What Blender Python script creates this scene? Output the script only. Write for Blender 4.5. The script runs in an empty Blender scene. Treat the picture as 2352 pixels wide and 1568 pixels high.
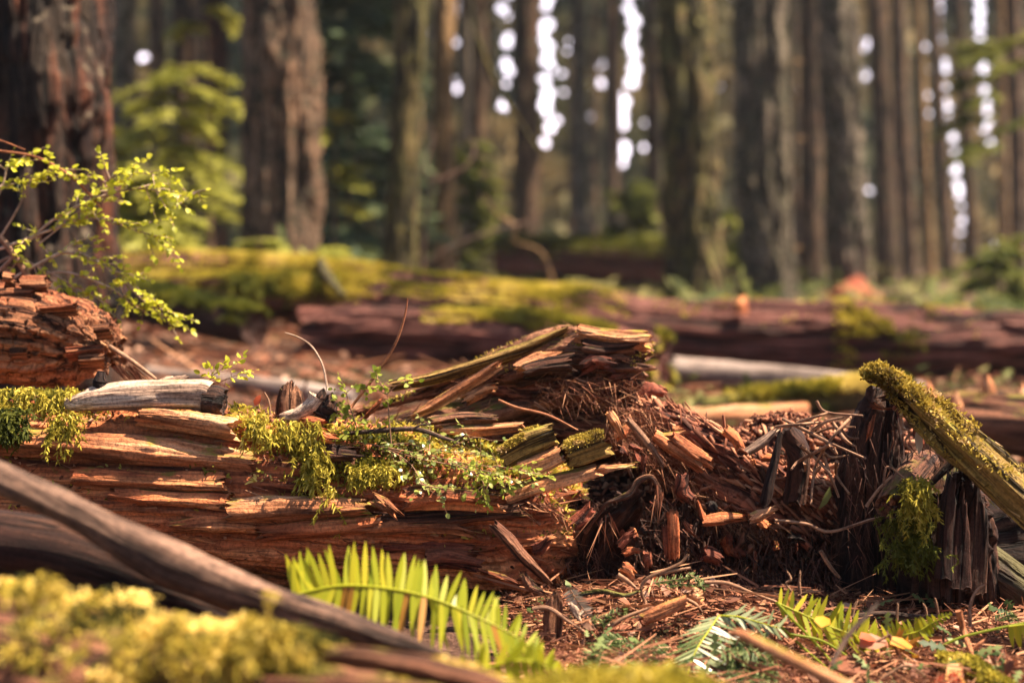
import bpy, math, random
import numpy as np
from mathutils import Vector

random.seed(7)
R = np.random.default_rng(7)
sc = bpy.context.scene
col = sc.collection

# ------------------------------------------------------------------ camera frame
K = 2352 * 50 / 36.0            # pixels per unit slope, photograph measured 2352 wide
H = 0.86
TH = math.atan(224 / K)
CF = np.array([0, math.cos(TH), -math.sin(TH)])
CU = np.array([0, math.sin(TH), math.cos(TH)])
CR = np.array([1.0, 0, 0])
C0 = np.array([0, 0, H])


def P(px, py, d):
    return C0 + d * (CF + (px - 1176) / K * CR + (784 - py) / K * CU)


def PP(pts, d=None):
    return [P(*p) if len(p) == 3 else P(p[0], p[1], d) for p in pts]


def proj(V):
    q = V - C0
    d = q @ CF
    return 1176 + K * (q @ CR) / d, 784 - K * (q @ CU) / d, d


# ------------------------------------------------------------------ noise
def _h(ix, iy, iz, seed):
    with np.errstate(over='ignore'):
        h = (ix.astype(np.uint32) * np.uint32(374761393) + iy.astype(np.uint32) * np.uint32(668265263)
             + iz.astype(np.uint32) * np.uint32(2246822519) + np.uint32((seed * 3266489917) & 0xffffffff))
        h = (h ^ (h >> np.uint32(13))) * np.uint32(1274126177)
        h = (h ^ (h >> np.uint32(15))) * np.uint32(2654435761)
        h = h ^ (h >> np.uint32(16))
    return h.astype(np.float64) / 4294967296.0


def vn(x, y, z, seed=0):
    x, y, z = np.broadcast_arrays(np.asarray(x, float), np.asarray(y, float), np.asarray(z, float))
    fx, fy, fz = np.floor(x), np.floor(y), np.floor(z)
    ix, iy, iz = fx.astype(np.int64), fy.astype(np.int64), fz.astype(np.int64)
    x = x - fx; y = y - fy; z = z - fz
    x = x * x * (3 - 2 * x); y = y * y * (3 - 2 * y); z = z * z * (3 - 2 * z)
    o = 0
    for a in (0, 1):
        for b in (0, 1):
            for c in (0, 1):
                w = (x if a else 1 - x) * (y if b else 1 - y) * (z if c else 1 - z)
                o = o + w * _h(ix + a, iy + b, iz + c, seed)
    return o


def fbm(x, y, z, oc=4, seed=0, gain=.5):
    s, a, t, f = 0, 1.0, 0, 1.0
    for i in range(oc):
        s = s + a * vn(np.asarray(x) * f, np.asarray(y) * f, np.asarray(z) * f, seed + i * 17)
        t += a; a *= gain; f *= 2.03
    return s / t


def sstep(a, b, x):
    t = np.clip((x - a) / (b - a), 0, 1)
    return t * t * (3 - 2 * t)


def unit(v):
    v = np.asarray(v, float)
    return v / np.maximum(np.linalg.norm(v, axis=-1, keepdims=True), 1e-9)


# ------------------------------------------------------------------ mesh store
class MB:
    def __init__(self):
        self.V, self.Q, self.T, self.G, self.t, self.n = [], [], [], [], [], 0

    def add(self, V, Q=None, T=None, grain=None, tint=None):
        V = np.asarray(V, float).reshape(-1, 3)
        self.V.append(V)
        if Q is not None and len(Q): self.Q.append(np.asarray(Q, np.int64).reshape(-1, 4) + self.n)
        if T is not None and len(T): self.T.append(np.asarray(T, np.int64).reshape(-1, 3) + self.n)
        self.G.append(V if grain is None else np.asarray(grain, float).reshape(-1, 3))
        self.t.append(np.full(len(V), .5) if tint is None else np.broadcast_to(np.asarray(tint, float), (len(V),)))
        self.n += len(V)
        return self

    def tube(self, *a, **k):
        tint = k.pop('tint', None)
        o = tube(*a, **k)
        self.add(o['V'], o['Q'], o['T'], o['G'], tint)
        return o

    def build(self, name, mat, parent=None, smooth=True, base=None):
        V = np.concatenate(self.V); G = np.concatenate(self.G); t = np.concatenate(self.t)
        Q = np.concatenate(self.Q) if self.Q else np.zeros((0, 4), np.int64)
        T = np.concatenate(self.T) if self.T else np.zeros((0, 3), np.int64)
        if parent is not None:
            off, q_ = np.array(parent.location), parent.parent
            while q_ is not None: off = off + np.array(q_.location); q_ = q_.parent
        elif base is not None: off = np.asarray(base, float)
        else: off = np.array([(V[:, 0].min() + V[:, 0].max()) / 2, (V[:, 1].min() + V[:, 1].max()) / 2, V[:, 2].min()])
        me = bpy.data.meshes.new(name)
        me.vertices.add(len(V)); me.vertices.foreach_set('co', (V - off).astype(np.float32).ravel())
        nl = Q.size + T.size
        me.loops.add(nl); me.loops.foreach_set('vertex_index', np.concatenate([Q.ravel(), T.ravel()]).astype(np.int32))
        me.polygons.add(len(Q) + len(T))
        me.polygons.foreach_set('loop_start', np.concatenate([np.arange(len(Q)) * 4, Q.size + np.arange(len(T)) * 3]).astype(np.int32))
        me.update(calc_edges=True)
        me.polygons.foreach_set('use_smooth', np.full(len(me.polygons), smooth))
        a = me.attributes.new('grain', 'FLOAT_VECTOR', 'POINT'); a.data.foreach_set('vector', G.astype(np.float32).ravel())
        a = me.attributes.new('tint', 'FLOAT', 'POINT'); a.data.foreach_set('value', t.astype(np.float32))
        me.materials.append(M[mat])
        o = bpy.data.objects.new(name, me); col.objects.link(o)
        if parent is not None: o.parent = parent
        else: o.location = off
        return o


def tag(o, label=None, cat=None, group=None, kind=None):
    for k, v in (('label', label), ('category', cat), ('group', group), ('kind', kind)):
        if v: o[k] = v
    return o


def thing(name, label, cat, loc, group=None):
    o = bpy.data.objects.new(name, None); col.objects.link(o); o.location = tuple(loc); o.empty_display_size = .1
    return tag(o, label, cat, group)


def cat_rom(pts, n):
    p = np.asarray(pts, float)
    if len(p) == 2:
        t = np.linspace(0, 1, n)[:, None]
        return p[0] * (1 - t) + p[1] * t
    p = np.vstack([2 * p[0] - p[1], p, 2 * p[-1] - p[-2]])
    m = len(p) - 3
    s = np.linspace(0, m, n); i = np.minimum(s.astype(int), m - 1); t = (s - i)[:, None]
    a, b, c, d = p[i], p[i + 1], p[i + 2], p[i + 3]
    return .5 * (2 * b + (c - a) * t + (2 * a - 5 * b + 4 * c - d) * t ** 2 + (3 * b - a - 3 * c + d) * t ** 3)


def interp(v, n):
    v = np.atleast_1d(np.asarray(v, float))
    if len(v) == 1: return np.full(n, v[0])
    return np.interp(np.linspace(0, len(v) - 1, n), np.arange(len(v)), v)


def tube(path, rx, ry=None, hint=(0, 0, 1), nl=20, na=12, sup=1.0, disp=None, jag=(0, 0), seed=0):
    """generalised cylinder; grain = (along, across, across)"""
    ry = rx if ry is None else ry
    n = nl + 1
    p = cat_rom(path, n)
    seg = np.linalg.norm(np.diff(p, axis=0), axis=1); u = np.concatenate([[0], np.cumsum(seg)])
    L = u[-1]
    T = unit(np.gradient(p, axis=0))
    h = np.asarray(hint, float)
    N = h - (T @ h)[:, None] * T
    bad = np.linalg.norm(N, axis=1) < .05
    if bad.any(): N[bad] = np.cross(T[bad], [1, 0.3, 0])
    N = unit(N); S = np.cross(T, N)
    a = np.arange(na) / na * 2 * math.pi
    ca, sa = np.cos(a), np.sin(a)
    cx = np.sign(ca) * np.abs(ca) ** sup; cy = np.sign(sa) * np.abs(sa) ** sup
    xc = interp(rx, n)[:, None] * cx; yc = interp(ry, n)[:, None] * cy
    U = np.repeat(u[:, None], na, 1)
    gx, gy = xc.copy(), yc.copy()
    if disp is not None:
        d = disp(U, xc, yc, np.repeat(a[None], n, 0), L, seed)
        xc = xc + d * ca; yc = yc + d * sa
    V = p[:, None] + xc[..., None] * S[:, None] + yc[..., None] * N[:, None]
    for e, j in enumerate(jag):
        if j:
            w = sstep(2.2 * j, 0, U if e == 0 else L - U)
            f = 2.2 / max(np.max(interp(rx, n)), 1e-4)
            q = fbm(gx * f * 1.6, gy * f * 1.6, 3.3 + e, 3, seed + 5, .65)
            q = np.clip((q - .25) * 2, 0, 1) * j * w
            V = V + (q if e == 0 else -q)[..., None] * T[:, None]
    G = np.stack([U + seed * 1.37, gx, gy], -1)
    i = np.arange(nl)[:, None]; k = np.arange(na)[None]
    k2 = (k + 1) % na
    Q = np.stack([i * na + k, i * na + k2, (i + 1) * na + k2, (i + 1) * na + k], -1).reshape(-1, 4)
    if np.dot(np.cross(S[0], N[0]), T[0]) < 0: Q = Q[:, ::-1]
    Vs, Gs, Ts, Qs = [V.reshape(-1, 3)], [G.reshape(-1, 3)], [], [Q]
    base = n * na
    for e, r in ((0, 0), (1, nl)):
        ring = V[r]; c = ring.mean(0)
        tt = T[r] * (1 if e == 0 else -1)
        inner = c + (ring - c) * .55 + tt * (R.random((na, 1)) * .25 * np.linalg.norm(ring - c, axis=1).mean())
        idx = base + np.arange(na); base += na
        Vs += [inner, (c + tt * .1 * np.linalg.norm(ring - c, axis=1).mean())[None]]
        Gs += [G[r] * [1, .5, .5], np.array([[U[r, 0] + seed * 1.37, 0, 0]])]
        kk = np.arange(na); k3 = (kk + 1) % na; o = r * na
        q = np.stack([o + k3, o + kk, idx[kk], idx[k3]], -1)
        t = np.stack([idx[k3], idx[kk], np.full(na, base)], -1)
        base += 1
        Qs.append(q if e == 0 else q[:, ::-1]); Ts.append(t if e == 0 else t[:, ::-1])
    return dict(V=np.concatenate(Vs), Q=np.concatenate(Qs), T=np.concatenate(Ts), G=np.concatenate(Gs),
                grid=V, U=U, A=np.repeat(a[None], n, 0), p=p, T3=T, N=N, S=S, L=L)


def gridnormals(g):
    du = np.gradient(g, axis=0)
    dv = np.roll(g, -1, 1) - np.roll(g, 1, 1)
    n = unit(np.cross(du, dv))
    c = g.mean(1, keepdims=True)
    s = np.sign(np.sum(n * (g - c), -1, keepdims=True)); s[s == 0] = 1
    # one sign for the whole grid keeps ledges right
    return n * np.sign(s.sum())


def strips(mb, pos, dr, ln, wd, curl, nseg=2, tint=None, side=None, taper=True, prof=None, grain=True):
    """curved tapering strips, vectorised"""
    pos = np.asarray(pos, float); n = len(pos)
    dr = unit(dr); ln = np.broadcast_to(ln, (n,))[:, None]; wd = np.broadcast_to(wd, (n,))[:, None]
    curl = np.broadcast_to(curl, (n, 3))
    if side is None: side = np.cross(dr, unit(R.normal(size=(n, 3))))
    side = unit(side)
    Vs = []; ts = np.linspace(0, 1, nseg + 1)
    for j, t in enumerate(ts):
        c = pos + dr * ln * t + curl * ln * t * t
        w = prof[j] if prof is not None else ((1 - t) if taper else 1.0)
        w = max(w, .06)
        Vs += [c - side * wd * w * .5, c + side * wd * w * .5]
    V = np.stack(Vs, 1)
    m = 2 * (nseg + 1)
    q = np.array([[2 * j, 2 * j + 1, 2 * j + 3, 2 * j + 2] for j in range(nseg)])
    Q = (np.arange(n)[:, None, None] * m + q[None]).reshape(-1, 4)
    tt = R.random(n) if tint is None else np.broadcast_to(tint, (n,))
    mb.add(V, Q, tint=np.repeat(tt, m))


def basis(z, n):
    z = unit(z); x = unit(np.cross(z, R.normal(size=(n, 3)))); y = np.cross(z, x)
    return x, y, z


def scatter(mb, tv, tq, tt, pos, X, Y, Z, s, tint=None):
    tv = np.asarray(tv, float); n = len(pos); k = len(tv)
    s = np.asarray(s, float)
    s = np.broadcast_to(s[:, None] if s.ndim == 1 else s, (n, 3))
    V = pos[:, None] + (tv[None, :, 0, None] * s[:, None, 0, None]) * X[:, None] + (tv[None, :, 1, None] * s[:, None, 1, None]) * Y[:, None] \
        + (tv[None, :, 2, None] * s[:, None, 2, None]) * Z[:, None]
    o = np.arange(n)[:, None, None] * k
    Q = (o + np.asarray(tq)[None]).reshape(-1, 4) if tq is not None and len(tq) else None
    T = (o + np.asarray(tt)[None]).reshape(-1, 3) if tt is not None and len(tt) else None
    ti = R.random(n) if tint is None else np.broadcast_to(tint, (n,))
    mb.add(V, Q, T, grain=(np.broadcast_to(tv[None], (n, k, 3)) * s[:, None] + R.random((n, 1, 3)) * 9), tint=np.repeat(ti, k))


# templates: leaf along +X, width Y, normal Z
LEAF_V = [(0, 0, 0), (.3, -.3, .05), (.3, 0, 0), (.3, .3, .05), (.68, -.26, .0), (.68, 0, -.05), (.68, .26, .0), (1, 0, -.14)]
LEAF_Q = [(1, 2, 5, 4), (2, 3, 6, 5)]
LEAF_T = [(0, 2, 1), (0, 3, 2), (4, 5, 7), (5, 6, 7)]
CHIP_V = [(-.5, -.5, -.5), (-.5, .4, -.5), (-.42, .5, .4), (-.55, -.35, .5), (.5, -.3, -.4), (.42, .45, -.5), (.5, .3, .35), (.44, -.4, .5)]
CHIP_Q = [(0, 1, 2, 3), (7, 6, 5, 4), (0, 4, 5, 1), (1, 5, 6, 2), (2, 6, 7, 3), (3, 7, 4, 0)]
# a ragged spray for conifer foliage
SPR_V = [(0, 0, 0), (.25, .22, -.02), (.35, .05, .01), (.55, .26, -.05), (.62, .05, 0), (.8, .16, -.06), (1, 0, -.1), (.8, -.15, -.06), (.62, -.04, 0), (.5, -.27, -.05), (.35, -.05, .01), (.2, -.24, -.02)]
SPR_Q = [(2, 4, 8, 10), (0, 2, 10, 0)]
SPR_T = [(0, 1, 2), (2, 3, 4), (4, 5, 6), (4, 6, 8), (6, 7, 8), (8, 9, 10), (10, 11, 0), (0, 2, 10)]
SPR_Q = [(2, 4, 8, 10)]

# ------------------------------------------------------------------ displacement kinds
def D(lump=.02, lf=4, terr=0.0, tu=1.5, tv=12, tk=5, grain=.0, gu=3, gv=60, blocks=0.0, bu=14, flare=0.0, flen=.5, flute=0.0, sharp=.72):
    def f(U, x, y, a, L, seed):
        d = lump * 2 * (fbm(U * lf * .6, x * lf, y * lf, 3, seed) - .5)
        if terr:
            n = fbm(U * tu, x * tv, y * tv, 4, seed + 3, .45) * 1.0
            t = (n - .2) / .6 * tk; fl = np.floor(t); fr = t - fl
            d = d + terr * ((fl + sstep(sharp, 1, fr)) / tk - .5) * 2
        if grain:
            n = fbm(U * gu, x * gv, y * gv, 3, seed + 9, .6)
            d = d - grain * (1 - np.abs(2 * n - 1)) ** 3
        if blocks:
            row = np.floor(fbm(U * .4, x * 2.2, y * 14, 2, seed + 4) * 22)
            c = np.abs(((U * bu + _h(row.astype(np.int64), row.astype(np.int64) * 0, row.astype(np.int64) * 0, seed) * 7 + 1.2 * vn(U * 5, x * 30, y * 30, seed)) % 1) - .5) * 2
            d = d - blocks * sstep(.86, .99, c)
            d = d + blocks * .9 * (_h(row.astype(np.int64), np.floor(U * bu * .7).astype(np.int64), row.astype(np.int64) * 0, seed + 2) - .5)
        if flare:
            e = np.exp(-U / flen)
            d = d + flare * e * (.55 + .6 * np.clip(np.sin(a * 5 + seed), -.3, 1) + .5 * np.sin(a * 3 + seed * 2.1)) 
        if flute:
            d = d + flute * (fbm(U * .35, np.cos(a) * 3, np.sin(a) * 3, 3, seed + 11) - .5) * 2
        return d
    return f


# ------------------------------------------------------------------ materials
M = {}


def newmat(name):
    m = bpy.data.materials.new(name); m.use_nodes = True
    nt = m.node_tree; nt.nodes.clear()
    return m, nt, nt.nodes, nt.links


def ramp(nd, lk, src, stops):
    r = nd.new('ShaderNodeValToRGB'); e = r.color_ramp.elements
    while len(e) < len(stops): e.new(.5)
    for q, (p, c) in zip(e, stops):
        q.position = p; q.color = (*c, 1) if len(c) == 3 else c
    lk.new(src, r.inputs[0])
    return r


def noise(nd, lk, vec, scale, detail=5, rough=.6, sc3=None):
    if sc3 is not None:
        mp = nd.new('ShaderNodeMapping'); mp.inputs['Scale'].default_value = sc3; lk.new(vec, mp.inputs[0]); vec = mp.outputs[0]
    n = nd.new('ShaderNodeTexNoise'); n.inputs['Scale'].default_value = scale; n.inputs['Detail'].default_value = detail
    n.inputs['Roughness'].default_value = rough; lk.new(vec, n.inputs['Vector'])
    return n.outputs[0]


def mixc(nd, lk, fac, a, b):
    m = nd.new('ShaderNodeMix'); m.data_type = 'RGBA'
    for s, v in ((0, fac), (6, a), (7, b)):
        if hasattr(v, 'is_output'): lk.new(v, m.inputs[s])
        elif s == 0: m.inputs[0].default_value = v
        else: m.inputs[s].default_value = (*v, 1)
    return m.outputs[2]


def wood(name, dark, mid, light, alt, along=2.0, across=28.0, bump=.5, dist=.004, mossy=None, moss_t=.55, rough=.8, patch=2.5, altamt=(.45, .62), speck=120, crack=1.0):
    m, nt, nd, lk = newmat(name)
    at = nd.new('ShaderNodeAttribute'); at.attribute_name = 'grain'
    g = at.outputs['Vector']
    n1 = noise(nd, lk, g, 1, 7, .62, (along, across, across))
    n2 = noise(nd, lk, g, 1, 4, .6, (patch * .35, patch, patch))
    n3 = noise(nd, lk, g, 1, 6, .7, (along * 6, across * 3.2, across * 3.2))
    c = ramp(nd, lk, n1, [(.30, dark), (.46, mid), (.64, light)]).outputs[0]
    ca = ramp(nd, lk, n1, [(.28, dark), (.5, alt), (.72, light)]).outputs[0]
    f = ramp(nd, lk, n2, [(altamt[0], (0, 0, 0)), (altamt[1], (1, 1, 1))]).outputs[0]
    c = mixc(nd, lk, f, c, ca)
    sp = ramp(nd, lk, n3, [(.30, (.45, .42, .42)), (.5, (1, 1, 1)), (.75, (1.25, 1.2, 1.15))]).outputs[0]
    mm = nd.new('ShaderNodeMix'); mm.data_type = 'RGBA'; mm.blend_type = 'MULTIPLY'; mm.inputs[0].default_value = .8
    lk.new(c, mm.inputs[6]); lk.new(sp, mm.inputs[7]); c = mm.outputs[2]
    n5 = noise(nd, lk, g, 1, 3, .5, (along * .8, across * .75, across * .75))
    n6 = noise(nd, lk, g, speck, 4, .7)
    ck = ramp(nd, lk, n5, [(.455, (1, 1, 1)), (.492, (.16, .13, .13)), (.506, (.16, .13, .13)), (.54, (1, 1, 1))]).outputs[0]
    sk_ = ramp(nd, lk, n6, [(.34, (.42, .38, .38)), (.5, (1, 1, 1)), (.66, (1.35, 1.3, 1.25))]).outputs[0]
    n7 = noise(nd, lk, g, 1, 3, .7, (along * 4, across * 8, across * 8))
    fs = ramp(nd, lk, n7, [(.36, (.40, .34, .32)), (.52, (1, 1, 1)), (.68, (1.3, 1.25, 1.2))]).outputs[0]
    for src, amt in ((ck, crack), (sk_, .75), (fs, .8)):
        mm = nd.new('ShaderNodeMix'); mm.data_type = 'RGBA'; mm.blend_type = 'MULTIPLY'; mm.inputs[0].default_value = amt
        lk.new(c, mm.inputs[6]); lk.new(src, mm.inputs[7]); c = mm.outputs[2]
    if mossy:
        ge = nd.new('ShaderNodeNewGeometry'); sx = nd.new('ShaderNodeSeparateXYZ'); lk.new(ge.outputs['Normal'], sx.inputs[0])
        n4 = noise(nd, lk, g, 9, 5, .65)
        ad = nd.new('ShaderNodeMath'); ad.operation = 'MULTIPLY_ADD'; lk.new(sx.outputs[2], ad.inputs[0]); ad.inputs[1].default_value = .35; lk.new(n4, ad.inputs[2])
        f = ramp(nd, lk, ad.outputs[0], [(moss_t, (0, 0, 0)), (moss_t + .13, (1, 1, 1))]).outputs[0]
        c = mixc(nd, lk, f, c, mossy)
    b = nd.new('ShaderNodeBsdfPrincipled'); lk.new(c, b.inputs['Base Color']); b.inputs['Roughness'].default_value = rough
    b.inputs['Specular IOR Level'].default_value = .25
    bp = nd.new('ShaderNodeBump'); bp.inputs['Strength'].default_value = bump; bp.inputs['Distance'].default_value = dist
    ad = nd.new('ShaderNodeMath'); ad.operation = 'ADD'; lk.new(n1, ad.inputs[0]); lk.new(n3, ad.inputs[1])
    a2 = nd.new('ShaderNodeMath'); a2.operation = 'MULTIPLY_ADD'; lk.new(ck, a2.inputs[0]); a2.inputs[1].default_value = .8 * crack; lk.new(ad.outputs[0], a2.inputs[2])
    a3 = nd.new('ShaderNodeMath'); a3.operation = 'MULTIPLY_ADD'; lk.new(n6, a3.inputs[0]); a3.inputs[1].default_value = .5; lk.new(a2.outputs[0], a3.inputs[2])
    a4 = nd.new('ShaderNodeMath'); a4.operation = 'MULTIPLY_ADD'; lk.new(n7, a4.inputs[0]); a4.inputs[1].default_value = .7; lk.new(a3.outputs[0], a4.inputs[2])
    lk.new(a4.outputs[0], bp.inputs['Height']); lk.new(bp.outputs[0], b.inputs['Normal'])
    o = nd.new('ShaderNodeOutputMaterial'); lk.new(b.outputs[0], o.inputs[0])
    M[name] = m


# leaves, moss, fibres
def leafy(name, stops, trans=.45, rough=.5, spec=.35, tcol=None):
    m, nt, nd, lk = newmat(name)
    at = nd.new('ShaderNodeAttribute'); at.attribute_name = 'tint'
    c = ramp(nd, lk, at.outputs['Fac'], stops).outputs[0]
    b = nd.new('ShaderNodeBsdfPrincipled'); lk.new(c, b.inputs['Base Color']); b.inputs['Roughness'].default_value = rough
    b.inputs['Specular IOR Level'].default_value = spec
    t = nd.new('ShaderNodeBsdfTranslucent'); lk.new(c, t.inputs['Color'])
    mx = nd.new('ShaderNodeMixShader'); mx.inputs[0].default_value = trans
    lk.new(b.outputs[0], mx.inputs[1]); lk.new(t.outputs[0], mx.inputs[2])
    o = nd.new('ShaderNodeOutputMaterial'); lk.new(mx.outputs[0], o.inputs[0])
    M[name] = m


# rotten wood family
wood('rot_orange', (.026, .008, .006), (.47, .125, .046), (.76, .32, .135), (.54, .155, .06), 1.6, 20, .8, .008, crack=.6, mossy=(.20, .15, .025), moss_t=.80)
wood('rot_tan', (.05, .02, .012), (.56, .225, .095), (.80, .45, .25), (.46, .155, .065), 1.6, 18, .8, .007, crack=.55, mossy=(.26, .20, .03), moss_t=.80)
wood('rot_red', (.035, .010, .007), (.17, .045, .024), (.36, .13, .07), (.26, .055, .032), 2.2, 34, .7, .006)
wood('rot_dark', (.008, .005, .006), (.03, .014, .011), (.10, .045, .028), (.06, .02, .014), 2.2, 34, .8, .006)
wood('block_rot', (.025, .010, .007), (.27, .105, .05), (.52, .26, .13), (.36, .085, .036), 1.6, 40, .9, .009)
wood('grey_wood', (.14, .085, .06), (.46, .31, .23), (.72, .56, .44), (.38, .25, .18), 2.0, 46, .5, .004, crack=.6, mossy=(.30, .24, .04), moss_t=.86)
wood('pole_bark', (.012, .008, .007), (.075, .042, .031), (.23, .135, .095), (.13, .08, .06), 3, 22, .9, .006, crack=.6, speck=60)
wood('mossy_plank', (.03, .016, .008), (.27, .155, .045), (.55, .34, .12), (.24, .17, .03), 1.4, 44, .9, .007, mossy=(.30, .26, .03), moss_t=.80)
wood('log_core', (.014, .006, .005), (.13, .048, .028), (.36, .17, .095), (.20, .08, .045), 1.4, 24, .9, .010, mossy=(.16, .13, .02), moss_t=.8)
wood('old_red_log', (.010, .004, .005), (.10, .028, .022), (.34, .15, .12), (.20, .075, .055), .8, 12, 1.0, .02, mossy=(.20, .17, .03), moss_t=.95, speck=40)
wood('pale_log', (.08, .06, .055), (.25, .19, .165), (.42, .34, .30), (.20, .155, .135), 1.2, 12, .3, .004, speck=50, crack=.4)
wood('twig', (.06, .03, .02), (.22, .11, .065), (.42, .25, .16), (.33, .18, .10), 8, 200, .2, .001, crack=.3)
wood('red_twig', (.10, .03, .015), (.30, .10, .045), (.50, .22, .11), (.42, .18, .08), 8, 200, .2, .001, crack=.3)
# bark family
wood('bark_red', (.005, .003, .004), (.026, .010, .008), (.16, .05, .024), (.06, .04, .028), 1.8, 13, 1.0, .03, patch=2.6, altamt=(.48, .60), mossy=(.12, .09, .06), moss_t=.65, speck=28)
wood('bark_brown', (.03, .018, .013), (.15, .085, .05), (.36, .21, .125), (.24, .165, .11), 1.8, 9, 1.0, .03, patch=2.6, mossy=(.035, .028, .014), moss_t=.53, speck=28)
wood('bark_dark', (.014, .010, .009), (.075, .044, .03), (.20, .12, .07), (.13, .065, .035), 1.8, 9, 1.0, .03, patch=2.6, mossy=(.09, .075, .03), moss_t=.56, speck=28)
wood('bark_grey', (.03, .024, .02), (.16, .125, .095), (.36, .29, .22), (.17, .145, .09), 1.8, 9, .9, .03, patch=2.6, mossy=(.045, .04, .022), moss_t=.50, speck=28)
wood('bark_moss', (.012, .010, .008), (.065, .048, .024), (.26, .17, .075), (.10, .09, .024), 1.8, 8, 1.0, .03, patch=2.6, altamt=(.42, .55), mossy=(.17, .15, .035), moss_t=.58, speck=28)
wood('bark_gold', (.06, .03, .015), (.24, .14, .06), (.42, .27, .13), (.30, .18, .08), 1.8, 9, .8, .02, patch=2.6, speck=28)

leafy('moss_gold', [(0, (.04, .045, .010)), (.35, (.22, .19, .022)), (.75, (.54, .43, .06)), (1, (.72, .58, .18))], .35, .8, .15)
leafy('moss_near', [(0, (.018, .022, .008)), (.40, (.09, .085, .018)), (.6, (.52, .38, .05)), (1, (.85, .64, .20))], .35, .8, .1)  # ramp puts clump highlights and dark gap shade into the colour
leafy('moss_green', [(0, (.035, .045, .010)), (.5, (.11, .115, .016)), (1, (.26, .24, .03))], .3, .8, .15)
leafy('moss_old', [(0, (.10, .06, .02)), (.4, (.34, .24, .04)), (.8, (.50, .37, .07)), (1, (.55, .36, .18))], .3, .8, .15)
leafy('leaf_yellow', [(0, (.28, .30, .02)), (.5, (.50, .50, .035)), (1, (.68, .64, .08))], .5, .45, .3)
leafy('leaf_green', [(0, (.14, .18, .02)), (.5, (.30, .34, .04)), (1, (.46, .48, .10))], .5, .5, .2)
leafy('leaf_shiny', [(0, (.12, .16, .03)), (.5, (.28, .31, .06)), (1, (.50, .50, .18))], .4, .3, .7)
wood('red_mound', (.05, .012, .008), (.36, .085, .045), (.55, .19, .10), (.45, .10, .05), 3, 10, .8, .02, crack=.4, speck=30)
leafy('leaf_fern', [(0, (.24, .30, .014)), (.5, (.44, .45, .022)), (.88, (.62, .54, .03)), (1, (.50, .24, .04))], .5, .4, .4)
leafy('fern_glossy', [(0, (.10, .14, .04)), (1, (.34, .36, .18))], .25, .32, 1.0)
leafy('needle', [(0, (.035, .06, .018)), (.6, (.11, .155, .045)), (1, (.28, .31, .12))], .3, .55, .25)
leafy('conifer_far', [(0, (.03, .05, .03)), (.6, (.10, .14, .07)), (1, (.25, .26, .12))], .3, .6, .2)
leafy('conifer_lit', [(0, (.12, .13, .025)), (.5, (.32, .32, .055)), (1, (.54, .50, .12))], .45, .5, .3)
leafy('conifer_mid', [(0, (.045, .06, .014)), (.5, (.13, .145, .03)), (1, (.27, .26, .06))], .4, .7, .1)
leafy('undergrowth_leaf', [(0, (.035, .05, .015)), (.5, (.13, .145, .045)), (1, (.28, .25, .10))], .4, .7, .1)
leafy('far_wall', [(0, (.03, .038, .024)), (.5, (.11, .105, .05)), (1, (.28, .20, .09))], .3, .7, .1)
leafy('chip_red', [(0, (.035, .012, .008)), (.4, (.17, .055, .03)), (.8, (.36, .145, .08)), (1, (.52, .29, .17))], 0, .8, .2)
leafy('fibre', [(0, (.06, .02, .012)), (.5, (.22, .075, .04)), (1, (.42, .21, .11))], .1, .8, .2)
leafy('fibre_dark', [(0, (.014, .008, .007)), (.55, (.06, .025, .018)), (1, (.21, .09, .06))], .05, .8, .2)
leafy('dead_leaf', [(0, (.08, .025, .015)), (.4, (.26, .09, .045)), (.8, (.40, .20, .12)), (1, (.52, .33, .24))], .3, .6, .4)
leafy('leaf_red', [(0, (.30, .04, .02)), (1, (.55, .12, .04))], .4, .5, .4)
leafy('leaf_orange', [(0, (.42, .14, .02)), (1, (.62, .33, .03))], .4, .5, .4)
leafy('frond_dead', [(0, (.35, .26, .17)), (1, (.6, .5, .38))], .2, .6, .4)

# forest floor
m, nt, nd, lk = newmat('forest_floor')
ge = nd.new('ShaderNodeNewGeometry'); g = ge.outputs['Position']
n1 = noise(nd, lk, g, 22, 8, .7); n2 = noise(nd, lk, g, .9, 4, .6); n3 = noise(nd, lk, g, 70, 4, .7)
c1 = ramp(nd, lk, n1, [(.3, (.014, .008, .006)), (.5, (.075, .036, .024)), (.68, (.22, .12, .085))]).outputs[0]
c2 = ramp(nd, lk, n1, [(.3, (.012, .013, .006)), (.55, (.06, .055, .022)), (.72, (.16, .125, .06))]).outputs[0]
f = ramp(nd, lk, n2, [(.5, (0, 0, 0)), (.62, (1, 1, 1))]).outputs[0]
c = mixc(nd, lk, f, c1, c2)
b = nd.new('ShaderNodeBsdfPrincipled'); b.inputs['Roughness'].default_value = .9; b.inputs['Specular IOR Level'].default_value = .2
lk.new(c, b.inputs['Base Color'])
bp = nd.new('ShaderNodeBump'); bp.inputs['Strength'].default_value = 1; bp.inputs['Distance'].default_value = .02
ad = nd.new('ShaderNodeMath'); ad.operation = 'ADD'; lk.new(n1, ad.inputs[0]); lk.new(n3, ad.inputs[1]); lk.new(ad.outputs[0], bp.inputs['Height'])
lk.new(bp.outputs[0], b.inputs['Normal'])
o = nd.new('ShaderNodeOutputMaterial'); lk.new(b.outputs[0], o.inputs[0])
M['forest_floor'] = m


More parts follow.
